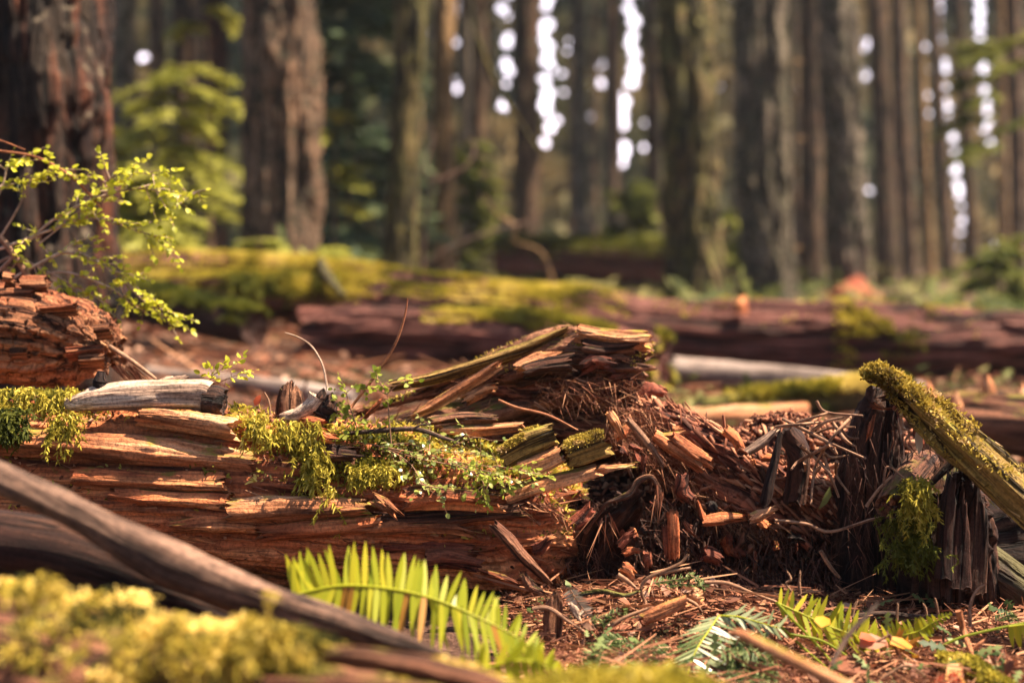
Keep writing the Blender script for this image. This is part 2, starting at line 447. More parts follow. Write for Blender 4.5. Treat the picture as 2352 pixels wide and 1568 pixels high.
# ------------------------------------------------------------------ ground
def zg(x, y):
    x = np.asarray(x, float); y = np.asarray(y, float)
    z = .30 * sstep(4.5, 9.5, y) * sstep(1.6, -2.2, x)
    z = z + .10 * sstep(11, 24, y) * sstep(3, -5, x)
    z = z + .10 * (fbm(x * .8, y * .8, 0, 3, 41) - .5) * sstep(1, 5, y) + .05 * (fbm(x * 4, y * 4, 0, 3, 42) - .5)
    z = z + .9 * (fbm(x * .09, y * .09, 1, 2, 45) - .5) * sstep(22, 60, y)
    return z


def Pg(px, d):
    """ground point under a column of the picture"""
    q = P(px, 560, d)
    return np.array([q[0], q[1], float(zg(q[0], q[1]))])


ys = np.concatenate([np.linspace(-6, .4, 20), np.linspace(.5, 5, 180), np.linspace(5.05, 14, 150), np.geomspace(14.2, 118, 90)])
xs = np.concatenate([-np.geomspace(80, 4.2, 50), np.linspace(-4.1, 4.1, 260), np.geomspace(4.2, 80, 50)])
XX, YY = np.meshgrid(xs, ys)
ZZ = zg(XX, YY)
nx, ny = len(xs), len(ys)
i, j = np.meshgrid(np.arange(ny - 1), np.arange(nx - 1), indexing='ij')
mb = MB().add(np.stack([XX, YY, ZZ], -1), np.stack([i * nx + j, i * nx + j + 1, (i + 1) * nx + j + 1, (i + 1) * nx + j], -1))
tag(mb.build('ground', 'forest_floor', base=(0, 0, 0)), kind='structure')

DOWN = np.array([0, 0, -1.0])


# ------------------------------------------------------------------ moss helpers
def moss_blades(mb, pos, nrm, ln=.012, wd=.003, up=.5, jit=.8, droop=.3, nseg=2, lift=.0, tn=14, tint_rng=.35, con=1.9):
    n = len(pos)
    dr = unit(nrm * up + R.normal(size=(n, 3)) * jit * .6 + np.array([0, 0, .15]))
    l = ln * (.5 + R.random(n))
    t = np.clip(fbm(pos[:, 0] * tn, pos[:, 1] * tn, pos[:, 2] * tn, 3, 77) * con - (con * .5 - .5) + (R.random(n) - .5) * tint_rng, 0, 1)
    strips(mb, pos + nrm * lift * R.random((n, 1)), dr, l, wd * (.7 + .6 * R.random(n)), DOWN * droop, nseg, tint=t, taper=False, prof=[.8, 1, .3] if nseg == 2 else None)


def pick(o, n, wfun, tang=False):
    """random points on a tube's grid, weighted by wfun(pos, nrm, U/L)"""
    g = o['grid']; N = gridnormals(g)
    nl, na = g.shape[:2]
    p = g.reshape(-1, 3); q = N.reshape(-1, 3)
    w = np.maximum(wfun(p, q, (o['U'] / o['L']).ravel()), 0)
    if w.sum() <= 0: return np.zeros((0, 3)), np.zeros((0, 3))
    idx = R.choice(len(p), n, p=w / w.sum())
    du = np.linalg.norm(g[1] - g[0], axis=-1).mean(); dv = np.linalg.norm(g[:, 1] - g[:, 0], axis=-1).mean()
    t1 = unit(np.cross(q[idx], R.normal(size=(n, 3))))
    out = p[idx] + t1 * R.random((n, 1)) * max(du, dv) * .8
    if tang: return out, q[idx], unit(np.gradient(g, axis=0)).reshape(-1, 3)[idx]
    return out, q[idx]


def fray(o, n, name, mat, par, wfun, ln=.05, wd=.0035, lift=.35, jit=.18):
    """loose fibres along the grain of a piece of wood"""
    p, q, t = pick(o, n, wfun, True)
    t = t * np.where(R.random(n) > .5, 1, -1)[:, None]
    m_ = MB(); strips(m_, p - q * .001, t + q * lift * R.random((n, 1)) + R.normal(size=(n, 3)) * jit, ln * (.25 + R.random(n) ** 2), wd * (.5 + R.random(n)), q * .004 + DOWN * .006, 3, side=np.cross(t, q) + R.normal(size=(n, 3)) * .3)
    return m_.build(name, mat, par)


def strands(mb, starts, length, nb=16, ln=.010, wd=.0028, out=(0, -1, 0), wig=.35, grav=.9, tint=None):
    """hanging feathery moss strands"""
    n = len(starts)
    p = np.asarray(starts, float).copy()
    d = unit(np.asarray(out) * .7 + R.normal(size=(n, 3)) * .6)
    L = np.broadcast_to(length, (n,)) * (.5 + R.random(n) * .7)
    tb = R.random(n) * .7 + .15 if tint is None else np.broadcast_to(tint, (n,)) + (R.random(n) - .5) * .3
    ax, ad, at = [], [], []
    for k in range(nb):
        st = (L / nb)[:, None]
        q = p + d * st
        for s in range(2):
            ax.append(p + (q - p) * R.random((n, 1))); ad.append(unit(d * .8 + R.normal(size=(n, 3)) * .7)); at.append(np.clip(tb + (R.random(n) - .5) * .4, 0, 1))
        strips(mb, p, q - p, np.linalg.norm(q - p, axis=1), wd * .6, 0 * DOWN, 1, tint=np.clip(tb - .2, 0, 1), taper=False)
        p = q
        d = unit(d + DOWN * grav * .35 + R.normal(size=(n, 3)) * wig)
    ax = np.concatenate(ax); ad = np.concatenate(ad); at = np.concatenate(at)
    strips(mb, ax, ad, ln * (.5 + R.random(len(ax))), wd, DOWN * .3, 2, tint=at, taper=False, prof=[.6, 1, .25])


# crop-to-picture helpers (photo detail views, in 2352-wide units)
def crop(x0, y0, s):
    return lambda X, Y, d: ((x0 + X * s) * .9408, (y0 + Y * s) * .9408, d)


K1 = crop(1900, 800, .3827)
K2 = crop(0, 1050, .3935)
K3 = crop(650, 1250, .3189)
K4 = crop(1250, 1350, .2764)
K5 = crop(1800, 1350, .2976)
K6 = crop(650, 700, .3826)
K7 = crop(0, 600, .3827)
K8 = crop(1250, 750, .4464)


def path(kf, pts, d):
    out = []
    for x, y, *q in pts:
        a, b_, dd = kf(x, y, q[0] if q else d)
        p = P(a, b_, dd)
        if kf in (K4, K5):                       # debris lies on the ground, never under it
            while dd > 2.2 and p[2] < float(zg(p[0], p[1])) + .022: dd -= .01; p = P(a, b_, dd)
        out.append(p)
    return out


def px2m(p, d): return p * d / K


# ================================================================== standing trees
def tree(name, label, pb, d, w, pt, mat, group=None, h=24, hi=False, crown=True, flare=.18, stubs=0, seed=0, flute=.05, cr=2.4, ccount=90, cb=.55):
    base = Pg(pb, d)
    top = P(pt, 0, d)
    dv = (top - base) / (top[2] - base[2])
    r = w * d / K / 2 * .86
    t = thing(name, label, 'tree', base, group)
    ts = np.array([-.02, 0, .06, .15, .3, .5, .75, 1.0]) * h
    wob = lambda s: np.array([math.sin(s * .31 + seed), math.cos(s * .27 + seed * 2), 0]) * .012 * s ** .5 * r * 6
    pts = [base + dv * s + (wob(max(s, 0))) for s in ts]
    rad = [r * 1.08, r * 1.06, r, r * .97, r * .88, r * .74, r * .45, r * .1]
    mbt = MB()
    mbt.tube(pts, rad, nl=640 if hi else 240, na=110 if hi else 36, hint=(0, 1, .01),
             disp=D(lump=r * .10, lf=1.2, terr=r * .20 if hi else r * .14, tu=2.2 if hi else 1.5, tv=(9 if hi else 7), tk=4, flare=r * flare * 2, flen=.35 + r, flute=r * flute * 3, grain=r * .05, gu=1.2, gv=26), seed=seed)
    mbt.build('trunk', mat, t)
    for s in range(stubs):
        z = base[2] + .6 + s * (3.8 / max(stubs, 1)) + R.random() * .3
        a = math.pi + (R.random() - .5) * 1.6
        q = base + dv * (z - base[2]); dr = np.array([math.cos(a), math.sin(a) * .6 - .3, .1])
        m2 = MB(); m2.tube([q + dr * r * .8, q + dr * (r + .1), q + dr * (r + .16 + .1 * R.random()) + [0, 0, -.03]], [.035, .028, .012], nl=8, na=7, seed=seed + s, jag=(0, .02))
        m2.build('branch_stub', 'bark_gold', t)
    if crown:
        m3 = MB()
        n = ccount
        s = cb + (1 - cb) * R.random(n) ** 1.1
        ang = R.random(n) * 6.283
        rr = cr * (1.12 - s) / (1.12 - cb) * (.25 + .75 * R.random(n))
        out = np.stack([np.cos(ang), np.sin(ang), 0 * ang], 1)
        pos = base + dv * (s * h)[:, None] + out * rr[:, None] + np.stack([0 * s, 0 * s, -rr * .25], 1)
        X = unit(out + DOWN * .35 + R.normal(size=(n, 3)) * .3); Z = unit(np.array([0, 0, 1.]) + R.normal(size=(n, 3)) * .35); Y = unit(np.cross(Z, X)); Z = np.cross(X, Y)
        scatter(m3, SPR_V, SPR_Q, SPR_T, pos, X, Y, Z, 1.0 + R.random(n) * .9)
        m3.build('crown', 'conifer_far', t)
    return t


tree('conifer_tree', 'massive dark red-barked trunk with furrows and lichen behind the leafy bush', 105, 6.3, 385, 82, 'bark_red', hi=True, seed=3, flare=.10, h=20, cr=2.2, ccount=160, cb=.7)
tree('conifer_tree', 'pale grey slim trunk just right of the massive dark red-barked trunk', 300, 17, 62, 290, 'bark_grey', seed=4, cr=1.5)
tree('conifer_tree', 'thin reddish brown trunk between the pale grey trunk and the shrub greenery', 372, 20, 44, 362, 'bark_brown', seed=5, cr=1.4)
tree('conifer_tree', 'dark brown trunk above the yellow-green sapling', 420, 24, 66, 418, 'bark_dark', seed=6, cr=2)
tree('conifer_tree', 'dark reddish trunk immediately left of the broad weathered trunk', 492, 21, 70, 488, 'bark_red', seed=7, cr=2)
tree('conifer_tree', 'broad weathered brown trunk with a pale scar standing behind the moss-topped log', 645, 13, 205, 640, 'bark_brown', hi=True, seed=8, flare=.06, h=16, cr=1.8, ccount=150, cb=.75)
tree('conifer_tree', 'dark thin trunk among dark green boughs right of the broad weathered trunk', 812, 30, 36, 816, 'bark_dark', seed=9)
tree('conifer_tree', 'tilted trunk half green with moss and half orange bark', 912, 15, 92, 952, 'bark_moss', hi=True, seed=10, flare=.05, h=20, cr=2)
tree('conifer_tree', 'brown trunk right beside the tilted half-green trunk', 1020, 20, 62, 1022, 'bark_gold', seed=11, cr=1.8)
tree('conifer_tree', 'blackish narrow trunk between two gaps of bright sky', 1100, 26, 46, 1098, 'bark_dark', seed=12)
tree('conifer_tree', 'dark straight trunk between the two leftmost bright sky columns', 1205, 24, 66, 1206, 'bark_dark', seed=13, cr=2)
tree('conifer_tree', 'slim grey trunk right of the widest left sky column', 1335, 33, 42, 1333, 'bark_grey', seed=14)
tree('conifer_tree', 'slim brown trunk just left of the brightest sky column', 1410, 36, 30, 1404, 'bark_brown', seed=15)
tree('conifer_tree', 'thin dark trunk hugging the left side of the thick mossy trunk', 1502, 30, 32, 1496, 'bark_dark', seed=16)
tree('conifer_tree', 'thick mossy black trunk with an orange lit right edge', 1600, 18, 152, 1578, 'bark_moss', hi=True, seed=17, flare=.06, cr=2.4)
tree('conifer_tree', 'thick grey-brown trunk right of the mossy black trunk', 1765, 21, 140, 1742, 'bark_grey', hi=True, seed=18, flare=.10, cr=2.6)
tree('conifer_tree', 'dark trunk with short dead branch stubs beside the thick grey-brown trunk', 1866, 25, 62, 1856, 'bark_dark', seed=19, stubs=6, cr=2)
tree('conifer_tree', 'lichen-spotted trunk with wide spreading roots above the red mound', 1955, 20, 104, 1912, 'bark_grey', hi=True, seed=20, flare=.30, cr=2.4)
tree('conifer_tree', 'black trunk right of the lichen-spotted trunk with spreading roots', 2040, 28, 56, 2020, 'bark_dark', seed=21, cr=2)
tree('conifer_tree', 'brown narrow trunk left of the golden sunlit trunk', 2092, 31, 44, 2066, 'bark_brown', seed=22)
tree('conifer_tree', 'golden sunlit slender trunk among the crowded trunks', 2140, 33, 28, 2106, 'bark_gold', seed=23)
tree('conifer_tree', 'grey-brown trunk right of the golden sunlit trunk', 2184, 36, 38, 2140, 'bark_brown', seed=24)
tree('conifer_tree', 'dark trunk between the two rightmost bright sky columns', 2240, 30, 34, 2200, 'bark_dark', seed=25)
tree('conifer_tree', 'slim tan trunk right of the last bright sky column', 2308, 34, 30, 2294, 'bark_gold', seed=26)
tree('conifer_tree', 'brown trunk at the far right behind the drooping green boughs', 2344, 28, 44, 2326, 'bark_brown', seed=27, cr=1.8)
FAR = [345, 460, 770, 850, 1060, 1075, 1128, 1190, 1232, 1312, 1365, 1392, 1420, 1515, 1690, 1830, 2062, 2320, 2365, 240]
for k, px in enumerate(FAR):
    lean = -22 * max(0, (px - 1500) / 850)
    tree('conifer_tree', 'slender dark conifer far back among the crowded trunks', px, 40 + (k * 7) % 12, 10 + (k * 5) % 13, px + lean, ['bark_dark', 'bark_brown', 'bark_grey'][k % 3], group='slender conifers far back in the forest', seed=40 + k, ccount=50, h=28, cb=.45)

# ---- far forest mass with small gaps to the sky
n = 42000
ang = (R.random(n) - .5) * 2 * .50
Yd = 56 + R.random(n) * 3
z = -1 + R.random(n) ** .9 * 20
Yd = Yd + np.maximum(z, 0) * .8
pos = np.stack([np.tan(ang) * Yd, Yd, z * (1 + np.maximum(z, 0) * .014)], 1)
hx, hy, hd = proj(pos)
keep = np.ones(n, bool)
gaps = []


def gapcol(x0, y0, x1, y1, dens, r, jx=6):
    L = math.hypot(x1 - x0, y1 - y0); m = max(2, int(L / dens / 1.25))
    for k in range(m):
        t = (k + R.random()) / m
        gaps.append((x0 + (x1 - x0) * t + R.normal() * jx, y0 + (y1 - y0) * t, r * (.26 + .34 * R.random())))


gapcol(1040, -20, 1055, 220, 60, 9)
gapcol(1010, 60, 1012, 100, 26, 10)
gapcol(1163, -30, 1163, 270, 24, 14)
gapcol(1256, -40, 1254, 300, 19, 20)
gapcol(1252, 290, 1242, 360, 26, 11)
gapcol(1298, 70, 1292, 280, 30, 12)
gapcol(1386, 130, 1386, 240, 34, 9)
gapcol(1446, -40, 1456, 210, 18, 23)
gapcol(1432, 190, 1436, 400, 24, 18)
gapcol(1466, 270, 1490, 360, 40, 12)
gapcol(1984, 100, 1990, 180, 26, 9)
gapcol(1991, 400, 1992, 465, 18, 10)
gapcol(1930, 20, 1934, 60, 30, 9)
gapcol(2124, 80, 2130, 280, 30, 9)
gapcol(2156, -30, 2170, 180, 22, 15)
gapcol(2172, 200, 2214, 540, 15, 14, 4)
gapcol(2250, -40, 2268, 330, 15, 15, 4)
gapcol(334, 115, 332, 150, 16, 8)
px_s = K / hd
for gx, gy, gr in gaps:
    keep &= ~((np.abs(hx - gx) < gr + px_s * .50) & (np.abs(hy - gy) < gr + px_s * .50))
fine = []
for gx, gy, gr in gaps:
    m = 520; e = 46 + gr
    zf = max(0, (560 - gy) / K * 58); zf = zf * (1 + .8 * zf / 58); Yf = 56 + zf * .8 + R.random(m) * 3; qx = gx + (R.random(m) * 2 - 1) * e; qy = gy + (R.random(m) * 2 - 1) * e
    fine.append(np.array([P(a, b_, c_ ) for a, b_, c_ in zip(qx, qy, Yf)]))
fine = np.concatenate(fine); fx, fy, fd = proj(fine); kf = np.ones(len(fine), bool)
for gx, gy, gr in gaps: kf &= ~(np.hypot(fx - gx, fy - gy) < gr + 4.5)
fine = fine[kf]
pos = np.concatenate([pos[keep], fine]); n = len(pos); csz = np.concatenate([.6 + R.random(keep.sum()) * .4, .16 + .06 * R.random(len(fine))])
mbw = MB()
X = unit(np.stack([R.normal(size=n), R.normal(size=n) * .3, -.6 + R.normal(size=n) * .4], 1)); Z = unit(np.stack([R.normal(size=n) * .4, -1 + 0 * X[:, 0], R.normal(size=n) * .4], 1))
Y = unit(np.cross(Z, X)); Z = np.cross(X, Y)
tint = np.clip(fbm(pos[:, 0] * .25, pos[:, 2] * .25, 0, 3, 5) * 2 - .5 + (R.random(n) - .5) * .4, 0, 1)
scatter(mbw, [(-.5, -.28, 0), (.5, -.2, 0), (.45, .25, .05), (-.45, .3, .05)], [(0, 1, 2, 3)], None, pos, X, Y, Z, csz, tint)
tag(mbw.build('far_forest', 'far_wall'), 'distant mass of dark conifer foliage closing off the forest behind the trunks', 'forest', kind='stuff')


# ---- understory saplings: stem and layered drooping boughs
def sapling(label, px, d, htop, n_b, blen, mat, side=None, zlo=.2, seed=0, group=None, name='hemlock_sapling', size=.16, dens=26, zs=None):
    b = Pg(px, d)
    t = thing(name, label, 'sapling', b, group)
    m1 = MB(); top = b + [R.normal() * .05, 0, htop]
    m1.tube([b, b + [.02, 0, htop * .5], top], [.018 + htop * .006, .014, .004], nl=14, na=7, seed=seed)
    m2 = MB()
    P_, X_, Z_, T_ = [], [], [], []
    for k in range(n_b):
        s = zlo + (1 - zlo) * (k + R.random()) / n_b if zs is None else zs[k] / htop
        a = R.random() * 6.283 if side is None else side + R.normal() * .45
        L = blen * (1.15 - s * .8) * (.6 + .5 * R.random())
        o = b + [0, 0, htop * s]
        dr = np.array([math.cos(a), math.sin(a), .12])
        ts = np.linspace(.1, 1, dens)
        pp = o + dr * (L * ts)[:, None] + DOWN * (L * .38 * ts ** 2)[:, None]
        m1.tube([o, o + dr * L * .5 + DOWN * L * .09, o + dr * L + DOWN * L * .38], [.008, .005, .002], nl=8, na=5, seed=seed + k)
        for sgn in (-1, 1):
            lat = np.array([-math.sin(a), math.cos(a), 0]) * sgn
            P_.append(pp + lat * .01); X_.append(unit(dr * .7 + lat * .8 + DOWN * .25 + R.normal(size=(dens, 3)) * .22)); T_.append(R.random(dens) * .6 + R.random() * .4)
    pos = np.concatenate(P_); X = np.concatenate(X_); n = len(pos)
    Z = unit(np.array([0, 0, 1.]) + R.normal(size=(n, 3)) * .3); Y = unit(np.cross(Z, X)); Z = np.cross(X, Y)
    scatter(m2, SPR_V, SPR_Q, SPR_T, pos, X, Y, Z, size * (.6 + .8 * R.random(n)), np.concatenate(T_))
    m1.build('stem', 'bark_brown', t); m2.build('foliage', mat, t)


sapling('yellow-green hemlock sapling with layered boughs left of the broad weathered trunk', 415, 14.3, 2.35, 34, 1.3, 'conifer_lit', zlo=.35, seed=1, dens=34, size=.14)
sapling('small yellow-green hemlock sapling growing under the layered one', 330, 10.6, 1.15, 26, .7, 'conifer_lit', zlo=.2, seed=2)
sapling('low bright sapling in front of the broad weathered trunk', 600, 10.8, .6, 12, .45, 'conifer_lit', zlo=.2, seed=3)
sapling('bright sprig-like sapling at the right foot of the broad weathered trunk', 735, 10.6, .55, 12, .4, 'conifer_lit', zlo=.3, seed=4)
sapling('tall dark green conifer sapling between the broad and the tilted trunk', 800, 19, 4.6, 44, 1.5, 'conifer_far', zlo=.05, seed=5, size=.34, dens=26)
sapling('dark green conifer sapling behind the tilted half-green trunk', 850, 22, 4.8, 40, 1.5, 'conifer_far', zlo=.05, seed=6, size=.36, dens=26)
sapling('sapling with yellow-green boughs right of the broad weathered trunk', 765, 15, 2.0, 7, .5, 'conifer_lit', zlo=.45, seed=7)
sapling('tall hemlock with a few yellow boughs high beside the broad weathered trunk', 480, 16, 4.8, 6, 1.0, 'conifer_lit', zs=[3.0, 3.2, 3.5, 3.7, 4.0, 4.3], seed=12, dens=30)
sapling('young hemlock with green boughs drooping across the crowded trunks', 2290, 21, 4.0, 6, 2.1, 'conifer_mid', side=math.pi, zs=[2.3, 2.7, 3.0, 3.3, 3.6, 3.8], seed=8, size=.26, dens=40)
sapling('young hemlock with boughs drooping at the far right above the black hollow', 2400, 17, 4.0, 6, 1.5, 'conifer_mid', side=math.pi, zs=[.55, .7, .95, 2.3, 3.0, 3.3], seed=9, size=.2, dens=34)
sapling('low green sapling beside the black hollow at the far right', 2290, 15, .9, 14, .5, 'conifer_mid', zlo=.2, seed=10)

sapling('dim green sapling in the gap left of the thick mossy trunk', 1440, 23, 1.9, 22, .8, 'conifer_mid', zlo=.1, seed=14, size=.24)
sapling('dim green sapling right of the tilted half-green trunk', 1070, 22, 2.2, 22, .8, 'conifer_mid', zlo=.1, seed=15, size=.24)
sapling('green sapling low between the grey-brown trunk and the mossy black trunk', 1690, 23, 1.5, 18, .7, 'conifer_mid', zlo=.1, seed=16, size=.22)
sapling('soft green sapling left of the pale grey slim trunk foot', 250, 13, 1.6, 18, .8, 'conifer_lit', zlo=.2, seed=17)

# ---- bare crooked limbs in the middle distance
def limb(name, label, cat, pts, r, mat, group=None, na=7, nl=24, seed=0, disp=None, jag=(0, .01), extra=()):
    m_ = MB()
    m_.tube(pts, r, nl=nl, na=na, seed=seed, disp=disp, jag=jag)
    for pts2, r2 in extra: m_.tube(pts2, r2, nl=max(8, nl // 2), na=max(5, na - 2), seed=seed + 3, disp=disp, jag=jag)
    return tag(m_.build(name, mat), label, cat, group)


def gnd(p, dz=0.0):
    return np.array([p[0], p[1], float(zg(p[0], p[1])) + dz])


limb('fallen_branch', 'crooked bare limb curving up in front of the brown trunks', 'branch',
     [gnd(P(960, 620, 13)), P(985, 440, 13), P(1020, 410, 13), P(1075, 380, 13), P(1090, 330, 13.1), P(1070, 315, 13.2)], [.018, .02, .018, .016, .014, .010], 'pole_bark', seed=1,
     extra=[([P(985, 420, 13), P(978, 380, 13), P(995, 320, 13.1), P(985, 285, 13.2)], [.014, .012, .010, .007])])
limb('fallen_branch', 'brown zigzag limb lying against the dark undergrowth', 'branch',
     [P(1105, 445, 14), P(1140, 490, 14), P(1185, 520, 14), P(1180, 555, 14), P(1250, 590, 14), gnd(P(1290, 640, 14))], [.014, .02, .022, .02, .018, .014], 'bark_gold', seed=2)
limb('fallen_branch', 'long thin bare limb rising gently to the right behind the moss-topped log', 'branch',
     [gnd(P(900, 640, 13.5)), P(1000, 590, 13.5), P(1120, 535, 13.7), P(1230, 505, 14)], [.018, .017, .015, .010], 'pole_bark', seed=3)
limb('fallen_branch', 'dark slanting limb crossing the upper sky gaps beside the tilted trunk', 'branch',
     [P(1070, -60, 14), P(1100, 100, 14.1), P(1160, 230, 14.2), P(1235, 340, 14.3)], [.035, .03, .022, .014], 'bark_moss', seed=4)

# ---- far fallen log with moss
t = thing('fallen_log', 'far mossy log lying in shade beyond the zigzag limb', 'log', Pg(1370, 20))
m1 = MB(); o = m1.tube([P(1150, 596, 20.5), P(1400, 600, 20), P(1600, 610, 19.6)], .33, nl=60, na=28, disp=D(.03, 3, .02), seed=5); m1.build('log_body', 'old_red_log', t)
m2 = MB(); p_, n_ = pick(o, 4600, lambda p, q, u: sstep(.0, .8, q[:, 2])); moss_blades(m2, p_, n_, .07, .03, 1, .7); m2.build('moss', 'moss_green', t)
limb('fallen_log', 'dark log end lying beneath the far mossy log', 'log', [gnd(P(1300, 620, 18), .12), gnd(P(1480, 625, 17.5), .12)], .13, 'rot_dark', seed=6, nl=20, na=16)

# ---- undergrowth
mbu = MB()
n = 9000
d_ = 11 + R.random(n) ** 1.6 * 30
px = R.random(n) * 2600 - 120
pos = np.stack([(px - 1176) / K * d_, d_, 0 * d_], 1)
ok = (fbm(pos[:, 0] * .5, pos[:, 1] * .35, 2, 3, 8) > .47) & ((px < 1650) | (R.random(n) < .45))
pos = pos[ok]; n = len(pos)
hgt = .03 + R.random(n) ** 2 * .42 * np.clip(.4 + fbm(pos[:, 0] * .6, pos[:, 1] * .3, 7, 2, 9), 0, 1)
pos[:, 2] = zg(pos[:, 0], pos[:, 1]) + hgt
X = unit(np.stack([R.normal(size=n), R.normal(size=n), R.normal(size=n) * .3 + .1], 1)); Z = unit(np.array([0, -.2, 1.]) + R.normal(size=(n, 3)) * .5); Y = unit(np.cross(Z, X)); Z = np.cross(X, Y)
scatter(mbu, SPR_V, SPR_Q, SPR_T, pos, X, Y, Z, .16 + R.random(n) * .22, np.clip(fbm(pos[:, 0] * .7, pos[:, 1] * .3, 3, 2, 10) * 2 - .5 + (R.random(n) - .5) * .5, 0, 1))
tag(mbu.build('undergrowth', 'undergrowth_leaf'), 'low grey-green undergrowth covering the forest floor behind the fallen logs', 'undergrowth', kind='stuff')

# ---- red mound, hollow
b_ = Pg(1962, 19)
mm_ = MB(); o = mm_.tube([b_ + [0, 0, -.1], b_ + [0, 0, .2], b_ + [.02, 0, .46]], [.62, .34, .03], nl=40, na=40, disp=D(.06, 3, .05, 2, 6), seed=3)
tag(mm_.build('rotten_mound', 'red_mound'), 'cone-shaped heap of red rotten wood at the foot of the lichen-spotted trunk', 'mound')
b_ = Pg(2320, 14)
mm_ = MB(); mm_.tube([b_ + [-.1, 0, -.05], b_ + [0, 0, .15], b_ + [.02, 0, .26]], [.2, .17, .13], nl=24, na=24, disp=D(.03, 4, .02), seed=5, jag=(0, .1))
tag(mm_.build('tree_stump', 'rot_dark'), 'small black stump at the far right below the drooping boughs', 'stump')
for k, (px, d, hh, lab) in enumerate([(2070, 13, .33, 'pale upright snag stub behind the red log'), (2205, 13, .2, 'short mossy stub left of the small black stump')]):
    b_ = Pg(px, d)
    limb('snag', lab, 'snag', [b_, b_ + [.01, 0, hh * .6], b_ + [.0, 0, hh]], [.06, .05, .03], ['grey_wood', 'bark_moss'][k], seed=k + 8, jag=(0, .06), na=12)

# ================================================================== fallen logs behind
t = thing('fallen_log', 'long fallen log across the clearing, golden moss on its left and bare red wood right', 'log', Pg(1300, 9.1))
m1 = MB()
LA = m1.tube([P(215, 662, 9.8), P(500, 668, 9.6), P(850, 690, 9.4), P(1200, 732, 9.2), P(1600, 776, 9.0), P(2000, 786, 8.85), P(2700, 796, 8.7)], [.22, .24, .245, .245, .245, .25, .25], [.20, .225, .23, .23, .235, .25, .25],
             nl=620, na=130, disp=D(.03, 3, .06, .8, 5.5, 5, .012, 2, 30), seed=21, jag=(.1, 0))
m1.build('log_body', 'old_red_log', t)


def mossA(p, q, u):
    hx, hy, _ = proj(p)
    top = sstep(.62, .85, q[:, 2] + .25 * (fbm(p[:, 0] * 3, p[:, 1] * 3, p[:, 2] * 3, 2, 3) - .5))
    left = sstep(1480, 1250, hx) + .0
    right = sstep(1900, 1960, hx) * sstep(2200, 2060, hx) * (fbm(p[:, 0] * 5, 0, p[:, 2] * 8, 2, 31) > .47) * sstep(-.2, .2, q[:, 2]) * .8
    drape = sstep(525, 550, hx) * sstep(840, 760, hx) * sstep(-.2, .2, q[:, 2] + .5 * (fbm(p[:, 0] * 7, 0, 0, 2, 32) - .5)) * (q[:, 1] < .2)
    pat = (fbm(p[:, 0] * 6, p[:, 1] * 6, p[:, 2] * 6, 2, 33) > .52) * sstep(.6, .9, q[:, 2]) * .05
    top = top * np.where(hx > 850, sstep(.70, .88, q[:, 2]), 1)
    return np.maximum.reduce([top * left, right, drape, pat])


m2 = MB(); p_, n_ = pick(LA, 34000, mossA); moss_blades(m2, p_, n_, .024, .012, .9, .7, .2, lift=.010, tn=4)
m2.build('moss', 'moss_gold', t)
m2 = MB()
for px in np.linspace(550, 790, 14):
    p0 = P(px + R.normal() * 6, 632 + R.random() * 25, 9.28); strands(m2, np.repeat(p0[None], 5, 0) + R.normal(size=(5, 3)) * .03, .10 + .14 * R.random(), 10, .03, .012, (0, -.6, -.6), .25, 1.0)
m2.build('moss_fringe', 'moss_green', t)
m2 = MB(); m2.tube([P(735, 600, 9.35), P(755, 640, 9.15), P(790, 680, 9.0)], [.03, .035, .02], nl=14, na=9, seed=4); m2.build('root', 'bark_dark', t)
m2 = MB(); m2.tube([P(1700, 720, 8.75), P(1702, 700, 8.75), P(1712, 675, 8.78)], [.05, .04, .012], nl=14, na=10, seed=4, jag=(0, .03)); m2.build('knot', 'rot_orange', t)

t = thing('fallen_log', 'reddish split log with a mossy ridge lying in front of the long moss-topped log', 'log', Pg(1100, 8.0))
m1 = MB()
LB = m1.tube([P(690, 768, 8.5), P(900, 772, 8.3), P(1200, 795, 8.0), P(1535, 830, 7.6)], [.15, .18, .19, .17], [.16, .19, .185, .16], nl=340, na=90, disp=D(.025, 4, .06, .7, 7, 5, .012, 2, 30), seed=33, jag=(.12, .06), sup=.9)
m1.build('log_body', 'old_red_log', t)
m2 = MB(); p_, n_ = pick(LB, 7000, lambda p, q, u: sstep(.84, .95, q[:, 2]) * sstep(.35, .55, u) * sstep(.45, .52, fbm(p[:, 0] * 3, p[:, 1] * 6, 0, 2, 3) + .1)); moss_blades(m2, p_, n_, .028, .012, 1, .7, .2, lift=.01, tn=4)
p_, n_ = pick(LB, 1500, lambda p, q, u: sstep(.97, .99, u) * (fbm(p[:, 0] * 8, p[:, 1] * 8, p[:, 2] * 8, 2, 3) > .5)); moss_blades(m2, p_, n_, .045, .018, 1, .7, .2)
m2.build('moss', 'moss_gold', t)

t = thing('fallen_log', 'short mossy log with a rounded end left of the reddish split log', 'log', Pg(450, 8.2))
m1 = MB(); LC = m1.tube([P(190, 665, 8.8), P(380, 705, 8.4), P(590, 752, 8.0)], [.10, .125, .11], nl=120, na=48, disp=D(.02, 5, .02, 1, 10, 5, .003), seed=35); m1.build('log_body', 'rot_dark', t)
m2 = MB(); p_, n_ = pick(LC, 5000, lambda p, q, u: sstep(.35, .9, q[:, 2]) * (fbm(p[:, 0] * 6, p[:, 1] * 6, p[:, 2] * 6, 2, 4) > .42)); moss_blades(m2, p_, n_, .04, .016, 1, .7, .2, tn=6); m2.build('moss', 'moss_green', t)

